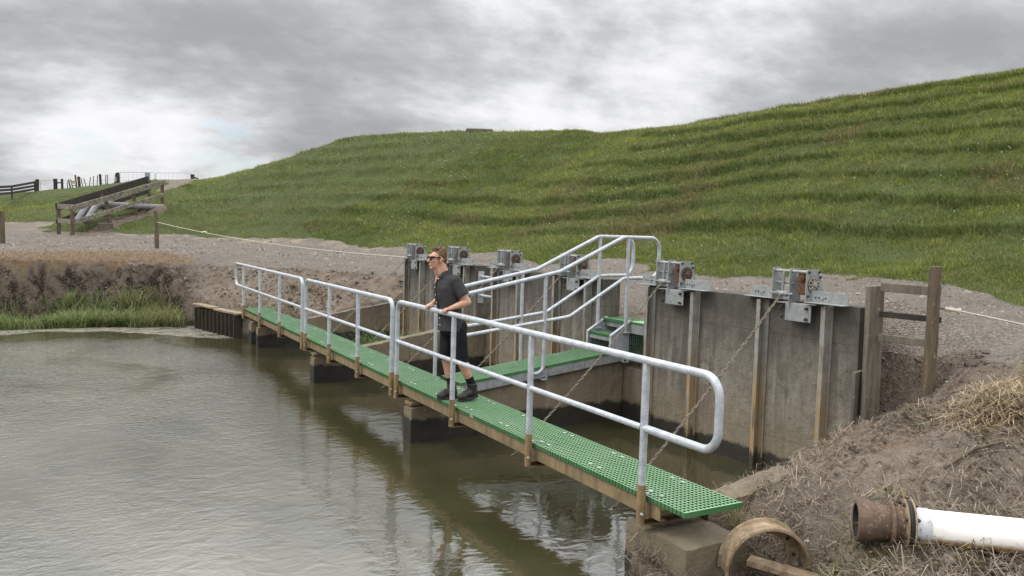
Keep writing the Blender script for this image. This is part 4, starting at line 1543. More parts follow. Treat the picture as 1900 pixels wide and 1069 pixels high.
def blades(P, h, w, lean, col, segs=1, droop=0.0, tipcol=None):
    """P (n,3) roots; h, w (n,); lean (n,2) horizontal offset of the tip; col (n,3)"""
    n = len(P)
    a = rng.uniform(0, 2 * PI, n)
    sx_, sy_ = np.cos(a) * w / 2, np.sin(a) * w / 2
    z0 = np.zeros(n)
    if segs == 1:
        V = np.stack([P + np.stack([-sx_, -sy_, z0], 1), P + np.stack([sx_, sy_, z0], 1),
                      P + np.stack([lean[:, 0], lean[:, 1], h], 1)], 1).reshape(-1, 3)
        F = np.arange(3 * n).reshape(n, 3)
        tip = col if tipcol is None else tipcol
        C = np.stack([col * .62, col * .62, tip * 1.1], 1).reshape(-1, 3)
        return V, F, C
    k = segs + 1
    rows, crow = [], []
    for i in range(k):
        t = i / segs
        cz = h * (t - droop * t * t * t)
        off = t ** 1.8
        ww = (1 - t * .85)
        c = P + np.stack([lean[:, 0] * off, lean[:, 1] * off, cz], 1)
        rows += [c + np.stack([-sx_ * ww, -sy_ * ww, z0], 1), c + np.stack([sx_ * ww, sy_ * ww, z0], 1)]
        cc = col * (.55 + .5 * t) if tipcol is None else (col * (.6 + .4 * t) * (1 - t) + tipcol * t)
        crow += [cc, cc]
    V = np.stack(rows, 1).reshape(-1, 3)
    C = np.stack(crow, 1).reshape(-1, 3)
    base = (np.arange(n) * 2 * k)[:, None]
    F = np.concatenate([base + np.array([[2 * i, 2 * i + 1, 2 * i + 3, 2 * i + 2]]) for i in range(segs)], 0)
    return V, F, C


def lerp3(a, b, t):
    return np.array(a)[None] * (1 - t[:, None]) + np.array(b)[None] * t[:, None]


# ---- grass on the levee
def scatter(n, x0, x1, y0, y1):
    return rng.uniform(x0, x1, n), rng.uniform(y0, y1, n)


def visible(x, y, z, margin=60):
    d = np.stack([x - CAM[0], y - CAM[1], z - CAM[2]], 1) @ M.T
    u = 950 + FPX * d[:, 0] / np.maximum(d[:, 2], .1)
    v = 534 + FPX * d[:, 1] / np.maximum(d[:, 2], .1)
    return d[:, 2], (d[:, 2] > .5) & (u > -260) & (u < 2160) & (v > -margin) & (v < 1069 + margin)


def levee_grass():
    VV, FF, CC = [], [], []
    off = 0
    for (n, x0, x1, y0, y1) in ((1900000, 6, 27, -6, 32), (900000, -14, 26, 30, 62), (240000, -30, 30, 48, 78)):
        x, y = scatter(n, x0, x1, y0, y1)
        D, ok = visible(x, y, np.full(n, 3.5), 300)
        keep = ok & (rng.random(n) < np.clip((13.0 / np.maximum(D, 5)) ** 1.25, 0, 1))
        x, y, D = x[keep], y[keep], D[keep]
        z, g, soil, dry, face, sand, s_, fr, hill = ground(x, y)
        pn = fbm(x * .55, y * .55, 71, 4)
        keep = (g > .35) & (rng.random(len(x)) < np.clip(.35 + 1.5 * (pn - .30) + .4 * (fr > .6), .3, 1))
        x, y, z, D, fr, hill, pn, g = [q[keep] for q in (x, y, z, D, fr, hill, pn, g)]
        n = len(x)
        lush = sst(.70, .82, fr) * sst(1.0, .95, fr) * hill * sst(.38, .55, fbm(x * .25, y * .25, 73, 3))
        tuft = sst(.50, .68, fbm(x * 2.2, y * 2.2, 77, 3))
        sc = np.clip((D / 14) ** .55, .8, 2.3)
        h = rng.uniform(.030, .085, n) * (1 + .9 * lush + .7 * tuft) * sc ** .5 * np.where(g < .8, .6, 1)
        w_ = rng.uniform(.009, .017, n) * sc
        ln = rng.normal(0, .6, (n, 2)) * h[:, None] * .8
        ln[:, 0] -= h * .25 * (1 + lush)
        t1 = np.clip(fbm(x * .28, y * .28, 81, 4) * 1.6 - .3 + rng.normal(0, .16, n), 0, 1)
        col = lerp3((.122, .156, .026), (.255, .286, .070), t1)
        t2 = np.clip(sst(.50, .66, fbm(x * 1.1, y * 1.1, 85, 4)) + rng.normal(0, .12, n), 0, 1)
        col = col * (1 - .55 * t2[:, None]) + np.array([.235, .25, .075]) * .55 * t2[:, None]
        col = col * (1 - .6 * lush[:, None]) + np.array([.055, .088, .018]) * .6 * lush[:, None]
        tramp = sst(.30, .05, fr) * hill * sst(.46, .62, fbm(x * .5, y * .9, 88, 3)) * .75
        tramp = np.maximum(tramp, .8 * sst(.60, .70, fbm(x * .35 + 9, y * .35, 90, 4)))
        tramp = np.maximum(tramp, .75 * sst(7, 2.5, np.hypot(x - 5.2, (y - 34.5) * 1.0)) * sst(.4, .55, fbm(x * .8, y * .8, 91, 3)))
        br = (rng.random(n) < tramp * .8)
        col[br] = lerp3((.17, .13, .06), (.25, .20, .10), rng.random(br.sum()))
        strawy = rng.random(n) < .035
        col[strawy] = lerp3((.26, .24, .12), (.34, .31, .18), rng.random(strawy.sum()))
        h[strawy] *= 1.35
        col *= (rng.uniform(.58, 1.42, n) * (.74 + .52 * fbm(x * 5.5, y * 5.5, 99, 3)) * (1 + .18 * tuft))[:, None]
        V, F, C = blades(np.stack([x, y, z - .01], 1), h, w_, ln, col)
        VV.append(V); FF.append(F + off); CC.append(C); off += len(V)
    # seed heads along the crest and dotted over the slope
    n = 9000
    x, y = scatter(n, 6, 27, -6, 62)
    z, g, soil, dry, face, sand, s_, fr, hill = ground(x, y)
    k = (g > .6) & (rng.random(n) < sst(.5, .65, fbm(x * .3, y * .3, 95, 3)) * .5 + .12)
    x, y, z = x[k], y[k], z[k]
    n = len(x)
    h = rng.uniform(.16, .34, n)
    col = lerp3((.20, .19, .085), (.36, .33, .2), rng.random(n))
    V, F, C = blades(np.stack([x, y, z], 1), h, np.full(n, .016), rng.normal(0, .05, (n, 2)), col)
    VV.append(V); FF.append(F + off); CC.append(C); off += len(V)
    # tiny pale flowers
    n = 9000
    x, y = scatter(n, 8, 26, -4, 45)
    z, g, soil, dry, face, sand, s_, fr, hill = ground(x, y)
    k = (g > .6) & (rng.random(n) < sst(.50, .70, fbm(x * .22 + 3, y * .22, 97, 3)) * .30 + .02)
    x, y, z = x[k], y[k], z[k]
    n = len(x)
    r = rng.uniform(.006, .013, n) * np.clip(np.hypot(x - CAM[0], y - CAM[1]) / 14, .8, 2)
    c = np.stack([x, y, z + rng.uniform(.06, .14, n)], 1)
    V = np.stack([c + np.stack([-r, r * .3, -r], 1), c + np.stack([r, -r * .3, -r], 1), c + np.stack([0 * r, 0 * r, r], 1)], 1).reshape(-1, 3)
    C = np.repeat(np.where((rng.random(n) < .6)[:, None], np.array([[.62, .60, .52]]), np.array([[.55, .48, .12]])), 3, 0)
    VV.append(V); FF.append(np.arange(3 * n).reshape(n, 3) + off); CC.append(C); off += len(V)
    V, F, C = np.concatenate(VV), np.concatenate(FF), np.concatenate(CC)
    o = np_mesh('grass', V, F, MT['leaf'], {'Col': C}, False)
    tag(o, 'short uneven green grass covering the terraced bank', 'grass', kind='stuff')
    return len(F)


NG = levee_grass()

# ---- rushes along the far bank
def reeds():
    VV, FF, CC = [], [], []
    off = 0
    n = 15000
    x = rng.uniform(-9, -.95, n)
    edge = np.interp(x, [-14, -8, -5.2, -3, -1.5, -.7], [20, 19.3, 19.15, 19.0, 18.75, 18.2])
    dep = rng.random(n)
    y = edge - .75 + dep * 1.15 + (fbm(x * 1.5, x * 0, 101) - .5) * .5
    z = np.maximum(ground(x, y)[0], ZW - .05)
    pn = fbm(x * .9, y * .9, 103, 3)
    k = (z < -.22) & (rng.random(n) < np.clip((pn - .25) * 3.2, .1, 1)) & (rng.random(n) < np.clip((-x - .8) * 1.4, .25, 1))
    x, y, z, dep, pn = x[k], y[k], z[k], dep[k], pn[k]
    n = len(x)
    h = rng.uniform(.24, .58, n) * (.55 + .9 * pn) * (.85 + .3 * dep) * np.where(rng.random(n) < .12, 1.3, 1)
    h *= np.where(x > -2.2, 1.05, 1)
    ln = rng.normal(0, .32, (n, 2)) * h[:, None]
    t = np.clip(rng.normal(.45, .3, n) + (pn - .5), 0, 1)
    col = lerp3((.11, .18, .045), (.26, .32, .12), t)
    yel = sst(-2.6, -1.2, x) * (rng.random(n) < .75)
    col = col * (1 - yel[:, None] * .75) + np.array([.20, .17, .055]) * yel[:, None] * .75
    dead = rng.random(n) < .24
    col[dead] = lerp3((.30, .26, .15), (.42, .37, .24), rng.random(dead.sum()))
    V, F, C = blades(np.stack([x, y, z], 1), h, rng.uniform(.016, .036, n), ln, col, 3, .22)
    VV.append(V); FF.append(F + off); CC.append(C); off += len(V)
    # low broad leaved weed at the water's edge
    n = 2600
    x = rng.uniform(-4.2, -1.0, n)
    edge = np.interp(x, [-14, -8, -5.2, -3, -1.5, -.7], [20, 19.3, 19.15, 19.0, 18.75, 18.2])
    y = edge - .75 + rng.random(n) * .6
    z = np.maximum(ground(x, y)[0], ZW)
    h = rng.uniform(.06, .30, n)
    col = lerp3((.07, .115, .025), (.17, .20, .06), rng.random(n))
    V, F, C = blades(np.stack([x, y, z + rng.random(n) * .12], 1), h, rng.uniform(.03, .06, n), rng.normal(0, .10, (n, 2)), col, 3, .5)
    VV.append(V); FF.append(F + off); CC.append(C); off += len(V)
    o = np_mesh('reeds', np.concatenate(VV), np.concatenate(FF), MT['leaf'], {'Col': np.concatenate(CC)}, False)
    tag(o, 'dense bed of green rushes at the foot of the eroded far bank', 'reeds', kind='stuff')


reeds()


# ---- dry stalks and litter on the bare soil
def stalks(P, L, col, r, zlift=.3, curl=.5):
    """lying, gently bent thin stalks: 3 segments of flat ribbon crossing"""
    n = len(P)
    a = rng.uniform(0, 2 * PI, n)
    b = a + rng.normal(0, curl, n)
    d0, d1 = np.stack([np.cos(a), np.sin(a)], 1), np.stack([np.cos(b), np.sin(b)], 1)
    e = np.abs(rng.normal(0, zlift, n)) * L
    p0 = P.copy()
    p1 = P + np.concatenate([d0 * (L / 2)[:, None], (e * .8)[:, None]], 1)
    p2 = p1 + np.concatenate([d1 * (L / 2)[:, None], (-e * .4)[:, None]], 1)
    nn = np.stack([-d0[:, 1], d0[:, 0], np.zeros(n)], 1) * r[:, None]
    up = np.array([0, 0, 1.0])[None] * r[:, None] * .8
    V = np.stack([p0 - nn, p0 + nn, p1 - nn + up, p1 + nn + up, p2 - nn * .4, p2 + nn * .4], 1).reshape(-1, 3)
    base = (np.arange(n) * 6)[:, None]
    F = np.concatenate([base + np.array([[0, 1, 3, 2]]), base + np.array([[2, 3, 5, 4]])], 0)
    C = np.repeat(col, 6, 0)
    return V, F, C


def litter():
    VV, FF, CC = [], [], []
    off = 0
    for (n, x0, x1, y0, y1, dens) in ((46000, -.4, 4.3, -3.2, 1.5, 0), (16000, -9, 4.4, 13.7, 21.5, 1)):
        x, y = scatter(n, x0, x1, y0, y1)
        z, g, soil, dry, face, sand, s_, fr, hill = ground(x, y)
        pn = fbm(x * 1.4, y * 1.4, 111, 4)
        k = (z > -.66) & (s_ > 0) & (soil + face + dry > .35) & (rng.random(n) < np.clip((pn - .38) * 5, .03, 1))
        k &= ~((x > .03) & (x < .70) & (y > -.77) & (y < -.31) & (z < -.2))
        k &= ~((x > 3.38) & (x < 3.8) & (y > .40))
        x, y, z, pn = x[k], y[k], z[k], pn[k]
        n = len(x)
        f = 1.0 if dens == 0 else 1.6
        L = rng.uniform(.02, .08, n) * f * np.where(rng.random(n) < .06, 2.3, 1)
        r = rng.uniform(.0010, .0026, n) * (1 if dens == 0 else 2.6)
        t = rng.random(n)
        col = lerp3((.10, .074, .05), (.36, .295, .215), t ** 1.8)
        rd = rng.random(n) < sst(.52, .70, fbm(x * 1.9, y * 1.9, 113, 3)) * .5
        col[rd] = lerp3((.17, .075, .035), (.30, .15, .07), rng.random(rd.sum()))
        V, F, C = stalks(np.stack([x, y, z + .004], 1), L, col, r, .22, .6)
        VV.append(V); FF.append(F + off); CC.append(C); off += len(V)
    # heaps of tangled grey brown stalks beside the dark bay and below the wall end
    for (cx, cy, sx_, sy_, n) in ((2.35, .42, .55, .20, 2600), (1.5, .02, .45, .18, 1500), (3.2, .75, .22, .3, 700), (.12, -.35, .10, .22, 500), (1.0, -.75, .3, .2, 700), (1.35, -1.95, .6, .35, 2200)):
        x, y = rng.normal(cx, sx_, n), rng.normal(cy, sy_, n)
        z, g, soil, dry, face, sand, s_, *_ = ground(x, y)
        k = (z > -.72) & (s_ > -.05) & ~((x > .03) & (x < .70) & (y > -.77) & (y < -.31)) & ~((x > 3.38) & (y > .40))
        x, y, z = x[k], y[k], z[k]
        n = len(x)
        L = rng.uniform(.08, .26, n)
        col = lerp3((.11, .085, .062), (.36, .30, .23), rng.random(n) ** 1.6)
        V, F, C = stalks(np.stack([x, y, z + rng.uniform(0, .05, n)], 1), L, col, rng.uniform(.0015, .0034, n), .33, .8)
        VV.append(V); FF.append(F + off); CC.append(C); off += len(V)
    # orange dry turf on the far bank edge
    n = 15000
    x, y = scatter(n, -9, .6, 19.0, 24.5)
    z, g, soil, dry, *_ = ground(x, y)
    k = (dry > .4) & (rng.random(n) < dry)
    x, y, z = x[k], y[k], z[k]
    n = len(x)
    col = lerp3((.15, .105, .065), (.33, .24, .14), rng.random(n))
    V, F, C = stalks(np.stack([x, y, z + .01], 1), rng.uniform(.05, .16, n), col, rng.uniform(.003, .007, n), .25, .5)
    VV.append(V); FF.append(F + off); CC.append(C); off += len(V)
    o = np_mesh('dry_litter', np.concatenate(VV), np.concatenate(FF), MT['straw'], {'Col': np.concatenate(CC)}, False)
    tag(o, 'dry stalks and dead grass scattered over the bare soil', 'dry grass', kind='stuff')


litter()


# ---- loose gravel
def gravel():
    n = 60000
    x, y = scatter(n, -9, 11.5, -3, 34)
    D, ok = visible(x, y, np.full(n, 1.0))
    z, g, soil, dry, face, sand, s_, *_ = ground(x, y)
    k = ok & (s_ > .1) & (g < .2) & (rng.random(n) < np.clip((11 / np.maximum(D, 3)) ** 1.3, 0, 1)) & (rng.random(n) < np.where(soil > .5, .22, .9)) & (dry < .5)
    k &= ~((x > .0) & (x < 3.9) & (y > .4) & (y < 13.6))
    x, y, z, D = x[k], y[k], z[k], D[k]
    n = len(x)
    r = rng.gamma(2.2, .006, n) * np.clip((D / 9) ** .5, .8, 2) + .004
    base = np.array([[1, 0, 0], [-.5, .87, 0], [-.5, -.87, 0], [0, 0, 1]], float)
    a = rng.uniform(0, 2 * PI, n)
    ca, sa = np.cos(a), np.sin(a)
    V = []
    for b_ in base:
        jit = rng.uniform(.6, 1.3, n)
        V.append(np.stack([x + (b_[0] * ca - b_[1] * sa) * r * jit, y + (b_[0] * sa + b_[1] * ca) * r * jit, z - .002 + b_[2] * r * .75 * jit], 1))
    V = np.stack(V, 1).reshape(-1, 3)
    bi = (np.arange(n) * 4)[:, None]
    F = np.concatenate([bi + np.array([q]) for q in ([0, 1, 3], [1, 2, 3], [2, 0, 3])], 0)
    C = np.repeat(lerp3((.12, .105, .09), (.36, .34, .31), rng.random(n) ** 1.6), 4, 0)
    o = np_mesh('gravel', V, F, MT['straw'], {'Col': C}, False)
    tag(o, 'loose grey gravel scattered along the track', 'gravel', kind='stuff')


gravel()


def clods():
    n = 16000
    x, y = scatter(n, -.3, 4.4, -3.1, 1.4)
    x2, y2 = scatter(9000, -9, 4.2, 13.8, 20.2)
    x, y = np.concatenate([x, x2]), np.concatenate([y, y2])
    far_ = np.arange(len(x)) >= n
    z, g, soil, dry, face, sand, s_, *_ = ground(x, y)
    k = (s_ > .05) & (soil + face > .4) & (z > -.7) & ~((x > .03) & (x < .70) & (y > -.77) & (y < -.0)) & ~((x > 3.38) & (x < 3.8) & (y > .40) & (y < 13.4))
    k &= rng.random(len(x)) < np.clip((fbm(x * 1.7, y * 1.7, 121, 3) - .36) * 5, .04, 1)
    x, y, z, far_, face = x[k], y[k], z[k], far_[k], face[k]
    n = len(x)
    r = rng.gamma(1.8, .0055, n) * np.where(far_, 2.6, 1) + .003
    VV = []
    for b_ in ((1, 0, -.2), (-.5, .87, -.2), (-.5, -.87, -.2), (.5, .5, .6), (-.6, .1, .75), (.3, -.6, .6)):
        j1, j2 = rng.uniform(.6, 1.3, n), rng.uniform(.6, 1.3, n)
        VV.append(np.stack([x + b_[0] * r * j1, y + b_[1] * r * j2, z + b_[2] * r * rng.uniform(.6, 1.2, n)], 1))
    V = np.stack(VV, 1).reshape(-1, 3)
    bi = (np.arange(n) * 6)[:, None]
    F = np.concatenate([bi + np.array([q]) for q in ([0, 3, 5], [0, 1, 3], [1, 4, 3], [1, 2, 4], [2, 5, 4], [2, 0, 5], [3, 4, 5])], 0)
    C = np.repeat(lerp3((.060, .044, .031), (.235, .195, .15), rng.random(n) ** 1.5), 6, 0)
    o = np_mesh('soil_clods', V, F, MT['straw'], {'Col': C}, False)
    tag(o, 'crumbly brown clods lying on the bare banks', 'soil', kind='stuff')


clods()


# ---- single clumps
def clump(name, label, cat, x, y, n, spread, h, w, c0, c1, lean=.5, droop=.25, segs=3, group=None, zmin=None, flowers=0):
    px, py = rng.normal(x, spread, n), rng.normal(y, spread, n)
    z = ground(px, py)[0]
    if zmin is not None:
        z = np.maximum(z, zmin)
    hh = rng.uniform(h[0], h[1], n)
    dirv_ = np.stack([px - x, py - y], 1) / (spread + 1e-6)
    ln = (dirv_ * .35 + rng.normal(0, .5, (n, 2))) * hh[:, None] * lean
    col = lerp3(c0, c1, rng.random(n))
    V, F, C = blades(np.stack([px, py, z - .01], 1), hh, rng.uniform(w * .6, w * 1.3, n), ln, col, segs, droop)
    if flowers:
        k = rng.choice(n, flowers)
        c = np.stack([px[k] + ln[k, 0] * .8, py[k] + ln[k, 1] * .8, z[k] + hh[k] * .9], 1)
        r = .011
        base = len(V)
        V2 = np.stack([c + np.array(q) * r for q in ((-1, 0, -.6), (1, 0, -.6), (0, 1, .2), (0, -1, .8))], 1).reshape(-1, 3)
        V = np.concatenate([V, V2]); F = np.concatenate([F, np.arange(4 * flowers).reshape(-1, 4) + base])
        C = np.concatenate([C, np.repeat(np.array([[.62, .52, .12]]), 4 * flowers, 0)])
    o = np_mesh(name, V, F, MT['leaf'], {'Col': C}, False)
    return tag(o, label, cat, group)


GRN = ((.06, .095, .025), (.17, .20, .075))
clump('rush_clump', 'clump of green rushes growing in the bay behind the middle handrail', 'rushes', 1.75, 9.75, 220, .32, (.25, .62), .03, (.07, .12, .03), (.20, .25, .10), .6, .2, zmin=ZW + .35)
clump('rush_clump', 'low spreading green rushes behind the standing man\'s walkway, left of the taller clump', 'rushes', 1.25, 10.25, 120, .35, (.15, .38), .03, (.07, .11, .03), (.18, .22, .09), .9, .3, zmin=ZW + .3)
clump('grass_tuft', 'green grass tuft between the rusty half ring and the pipe coupling', 'grass tuft', .78, -1.42, 240, .12, (.10, .26), .007, *GRN, .9, .35)
clump('grass_tuft', 'mixed green and straw grass tuft in front of the pipe coupling', 'grass tuft', .95, -1.72, 260, .13, (.08, .22), .006, (.08, .10, .03), (.27, .23, .11), 1.0, .4, flowers=10)
clump('grass_tuft', 'yellowish grass tuft at the near right corner of the green walkway', 'grass tuft', .80, -.52, 140, .05, (.10, .24), .006, (.13, .14, .045), (.32, .29, .14), .6, .2)
clump('grass_tuft', 'small yellow green weed behind the white pipe coupling', 'grass tuft', 1.45, -1.42, 60, .05, (.04, .10), .007, (.14, .16, .04), (.30, .28, .09), .8, .2, flowers=6)
clump('grass_tuft', 'green weed patch on the soil below the straw heap', 'grass tuft', 2.75, -.72, 130, .14, (.03, .09), .007, (.07, .09, .025), (.20, .20, .08), .9, .3)
clump('grass_tuft', 'faint green weed patch half way down the bare bank', 'grass tuft', 1.75, -.65, 90, .12, (.03, .08), .006, (.10, .11, .04), (.24, .22, .10), .9, .3)
clump('grass_tuft', 'yellow flowered weed in front of the white pipe', 'grass tuft', 1.30, -2.1, 50, .05, (.05, .13), .006, (.14, .12, .05), (.30, .25, .12), .7, .2, flowers=12)
clump('dry_tuft', 'tall dry brown stalks at the foot of the nearest headwall', 'dry grass', 3.12, .98, 90, .13, (.15, .42), .008, (.16, .12, .07), (.38, .30, .19), .7, .25)
clump('dry_tuft', 'dry stalks hanging down the side of the near concrete block', 'dry grass', .02, -.42, 170, .08, (.10, .30), .006, (.17, .13, .085), (.40, .33, .23), .8, .5)
clump('dry_tuft', 'dark dry tuft on the slope by the far end of the walkway', 'dry grass', .35, 15.9, 160, .25, (.08, .26), .016, (.11, .08, .05), (.26, .20, .11), .9, .35)
clump('grass_tuft', 'yellowish weeds beside the far end of the green walkway', 'grass tuft', 1.1, 14.6, 260, .35, (.06, .20), .016, (.13, .13, .04), (.27, .23, .08), .9, .35)
clump('dry_tuft', 'brown herb stems rising behind the farthest handrail', 'dry grass', 1.7, 15.6, 50, .16, (.2, .5), .014, (.14, .09, .05), (.26, .18, .10), .4, .1)
clump('reed_tuft', 'small pale reed tuft at the water line left of the timber planks', 'reeds', -.95, 18.0, 60, .14, (.15, .4), .025, (.12, .17, .05), (.30, .33, .17), .8, .25, zmin=ZW)


def straw_heap(cx, cy, n, label):
    x, y = rng.normal(cx, .26, n), rng.normal(cy, .24, n)
    d2 = ((x - cx) / .46) ** 2 + ((y - cy) / .42) ** 2
    z = ground(x, y)[0] + np.clip(1 - d2, 0, 1) * .27 * rng.random(n)
    L = rng.uniform(.10, .26, n)
    col = lerp3((.15, .108, .062), (.50, .40, .26), rng.random(n) ** 1.35)
    V, F, C = stalks(np.stack([x, y, z], 1), L, col, rng.uniform(.0018, .0038, n), .30, .8)
    o = np_mesh('straw_heap', V, F, MT['straw'], {'Col': C}, False)
    tag(o, label, 'straw heap')


straw_heap(3.15, -1.32, 3000, 'heap of pale golden straw lying on the bank beside the round fence post')
# ================================================================= the man
def remeshed(mb, name, mat, parent, voxel=.006, smooth=4, hem=None, cut=None):
    """one continuous surface grown from overlapping tapered forms"""
    me = mb.mesh(name + '_raw')
    o = bpy.data.objects.new(name, me)
    COL.objects.link(o)
    r = o.modifiers.new('r', 'REMESH')
    r.mode = 'VOXEL'
    r.voxel_size = voxel
    s_ = o.modifiers.new('s', 'SMOOTH')
    s_.iterations = smooth
    s_.factor = .5
    dg = bpy.context.evaluated_depsgraph_get()
    me2 = bpy.data.meshes.new_from_object(o.evaluated_get(dg))
    o.modifiers.clear()
    o.data = me2
    bpy.data.meshes.remove(me)
    off = parent_loc(parent)
    me2.transform(Matrix.Translation(-off))
    me2.polygons.foreach_set('use_smooth', [True] * len(me2.polygons))
    me2.materials.clear()
    me2.materials.append(mat)
    me2.name = name
    o.parent = parent
    return o


def cap(mb, p, q, r0, r1, seg=14):
    """tapered limb with round ends"""
    p, q = Vector(p), Vector(q)
    d = (q - p).normalized()
    pts, rs = [], []
    for k in range(5):
        a = PI / 2 * k / 4
        pts.append(p - d * r0 * math.cos(a)); rs.append(max(.0008, r0 * math.sin(a)))
    for k in range(5):
        a = PI / 2 * k / 4
        pts.append(q + d * r1 * math.sin(a)); rs.append(max(.0008, r1 * math.cos(a)))
    mb.tube(pts, rs, seg)


def ell(mb, c, r, R=None, nu=18, nv=12):
    vs, fs = [], []
    for i in range(nv + 1):
        t = PI * i / nv
        for j in range(nu):
            a = 2 * PI * j / nu
            st_ = max(math.sin(t), .01)
            p = Vector((r[0] * st_ * math.cos(a), r[1] * st_ * math.sin(a), r[2] * math.cos(t)))
            if R is not None:
                p = R @ p
            vs.append(p + Vector(c))
    for i in range(nv):
        for j in range(nu):
            j2 = (j + 1) % nu
            fs.append((i * nu + j, (i + 1) * nu + j, (i + 1) * nu + j2, i * nu + j2))
    fs.append(tuple(range(nu))); fs.append(tuple(nv * nu + j for j in range(nu))[::-1])
    mb.add(vs, fs, True)


def loft(mb, rings, nu=28):
    """rings: (cx, cy, z, ax, by)"""
    vs, fs = [], []
    for (cx, cy, z, a, b_) in rings:
        for j in range(nu):
            t = 2 * PI * j / nu
            vs.append((cx + a * math.cos(t), cy + b_ * math.sin(t), z))
    for i in range(len(rings) - 1):
        for j in range(nu):
            j2 = (j + 1) % nu
            fs.append((i * nu + j, i * nu + j2, (i + 1) * nu + j2, (i + 1) * nu + j))
    fs.append(tuple(range(nu))[::-1]); fs.append(tuple((len(rings) - 1) * nu + j for j in range(nu)))
    mb.add(vs, fs, True)


def cone(mb, p, q, r0, r1, seg=20):
    mb.tube([p, q], [r0, r1], seg)


skin = Mat('skin')
nsk = skin.noise(40, 4)
skin.principled(skin.mix(skin.ramp(skin.noise(11, 4), .35, .7), (.50, .30, .205), (.40, .205, .13)), .5, 0,
                skin.bump(nsk, .1, .002), .35)
hair_m = weathered('light_brown_hair', (.19, .105, .05), (.085, .045, .022), 60, .6, 0, 160, .6, .004, stretch=(1, 1, .5))


def cloth_mat(name, c1, c2, weave=400, spec=.1):
    m = Mat(name)
    folds = m.noise(7, 4, .55, m.vec((1.6, 1.6, .9)))
    fine = m.noise(weave, 2)
    col = m.mix(fine, c1, c2)
    m.principled(col, .92, 0, m.bump(fine, .15, .001, m.bump(folds, .8, .05)), spec)
    return m.m


shirt_m = cloth_mat('charcoal_cotton', (.036, .034, .036), (.062, .059, .060))
shorts_m = cloth_mat('black_cotton', (.010, .010, .011), (.018, .018, .019))
sock_m = cloth_mat('black_wool', (.010, .010, .010), (.02, .02, .02))
boot_m = weathered('dark_leather', (.035, .030, .027), (.018, .016, .015), 18, .6, 0, 90, .35, .003, spots=(.11, .095, .075), spot_scale=24, spot_lo=.58, spot_hi=.75)
sole_m = weathered('boot_sole', (.025, .023, .021), (.05, .045, .04), 20, .8, 0, 60, .3, .003)
lens_m = Mat('dark_lens'); lens_m.principled((.006, .006, .007), .08)
btn_m = Mat('pearl_button'); btn_m.principled((.65, .63, .58), .35)

man = thing('person', 'man in sunglasses, charcoal short sleeved shirt, black shorts and boots, both hands on the handrail', 'person', (.2, 3.5, 0))
HC = Vector((-.035, 3.555, 1.672))            # centre of the head
# joints
sh_L, sh_R = Vector((.115, 3.375, 1.425)), Vector((.085, 3.735, 1.425))
el_L, el_R = Vector((.235, 3.275, 1.185)), Vector((.20, 3.90, 1.20))
wr_L, wr_R = Vector((.055, 3.305, 1.125)), Vector((.045, 3.815, 1.135))
hip_L, hip_R = Vector((.20, 3.46, .90)), Vector((.18, 3.64, .90))
kn_L, kn_R = Vector((.235, 3.40, .475)), Vector((.130, 3.60, .475))
an_L, an_R = Vector((.405, 3.405, .145)), Vector((.215, 3.585, .11))

# ---- body: one continuous skinned surface
b = MB()
cr_ = Matrix.Rotation(math.radians(8), 3, 'Y')
ell(b, HC + Vector((.018, 0, .028)), (.096, .076, .090))                 # cranium
ell(b, HC + Vector((-.030, 0, -.030)), (.066, .062, .088))               # face
ell(b, HC + Vector((-.030, 0, -.075)), (.058, .054, .045))               # jaw
ell(b, HC + Vector((-.074, 0, -.100)), (.022, .026, .020))               # chin
ell(b, HC + Vector((-.075, 0, .038)), (.028, .055, .020))                # brow
for sy_ in (-1, 1):
    ell(b, HC + Vector((-.062, .036 * sy_, -.022)), (.030, .024, .022))  # cheek
    ell(b, HC + Vector((.012, .077 * sy_, -.012)), (.019, .010, .032), Matrix.Rotation(.25 * 1, 3, 'Y'))  # ear
    ell(b, HC + Vector((-.086, .030 * sy_, .008)), (.012, .014, .010))   # eyelid
cap(b, HC + Vector((-.092, 0, .014)), HC + Vector((-.119, 0, -.026)), .010, .0135)   # nose
ell(b, HC + Vector((-.104, 0, -.030)), (.013, .018, .010))
ell(b, HC + Vector((-.094, 0, -.060)), (.010, .024, .0065))              # lips
ell(b, HC + Vector((-.092, 0, -.071)), (.010, .022, .0075))
cap(b, HC + Vector((.032, 0, -.05)), (.062, 3.555, 1.475), .064, .070)   # neck
cap(b, HC + Vector((-.005, 0, -.10)), (.02, 3.555, 1.47), .050, .056)
loft(b, [(.17, 3.55, .86, .10, .14), (.155, 3.55, 1.0, .10, .14), (.12, 3.555, 1.15, .105, .155), (.09, 3.555, 1.3, .112, .17),
         (.085, 3.555, 1.41, .095, .165), (.075, 3.555, 1.47, .06, .10), (.065, 3.555, 1.50, .045, .06)])
ell(b, (.180, 3.55, .88), (.10, .145, .10))
for sh, el, wr in ((sh_L, el_L, wr_L), (sh_R, el_R, wr_R)):
    ell(b, sh, (.065, .06, .065))
    cap(b, sh, el, .052, .043)
    cap(b, el, el.lerp(wr, .4), .044, .044)
    cap(b, el.lerp(wr, .3), wr, .045, .029)
for hp_, kn, an in ((hip_L, kn_L, an_L), (hip_R, kn_R, an_R)):
    cap(b, hp_, kn, .080, .060)
    cap(b, kn, kn.lerp(an, .45), .056, .056)
    d_ = (an - kn).normalized()
    ell(b, kn.lerp(an, .32) + Vector((.022, 0, 0)), (.046, .046, .095))   # calf
    cap(b, kn.lerp(an, .4), an, .052, .037)


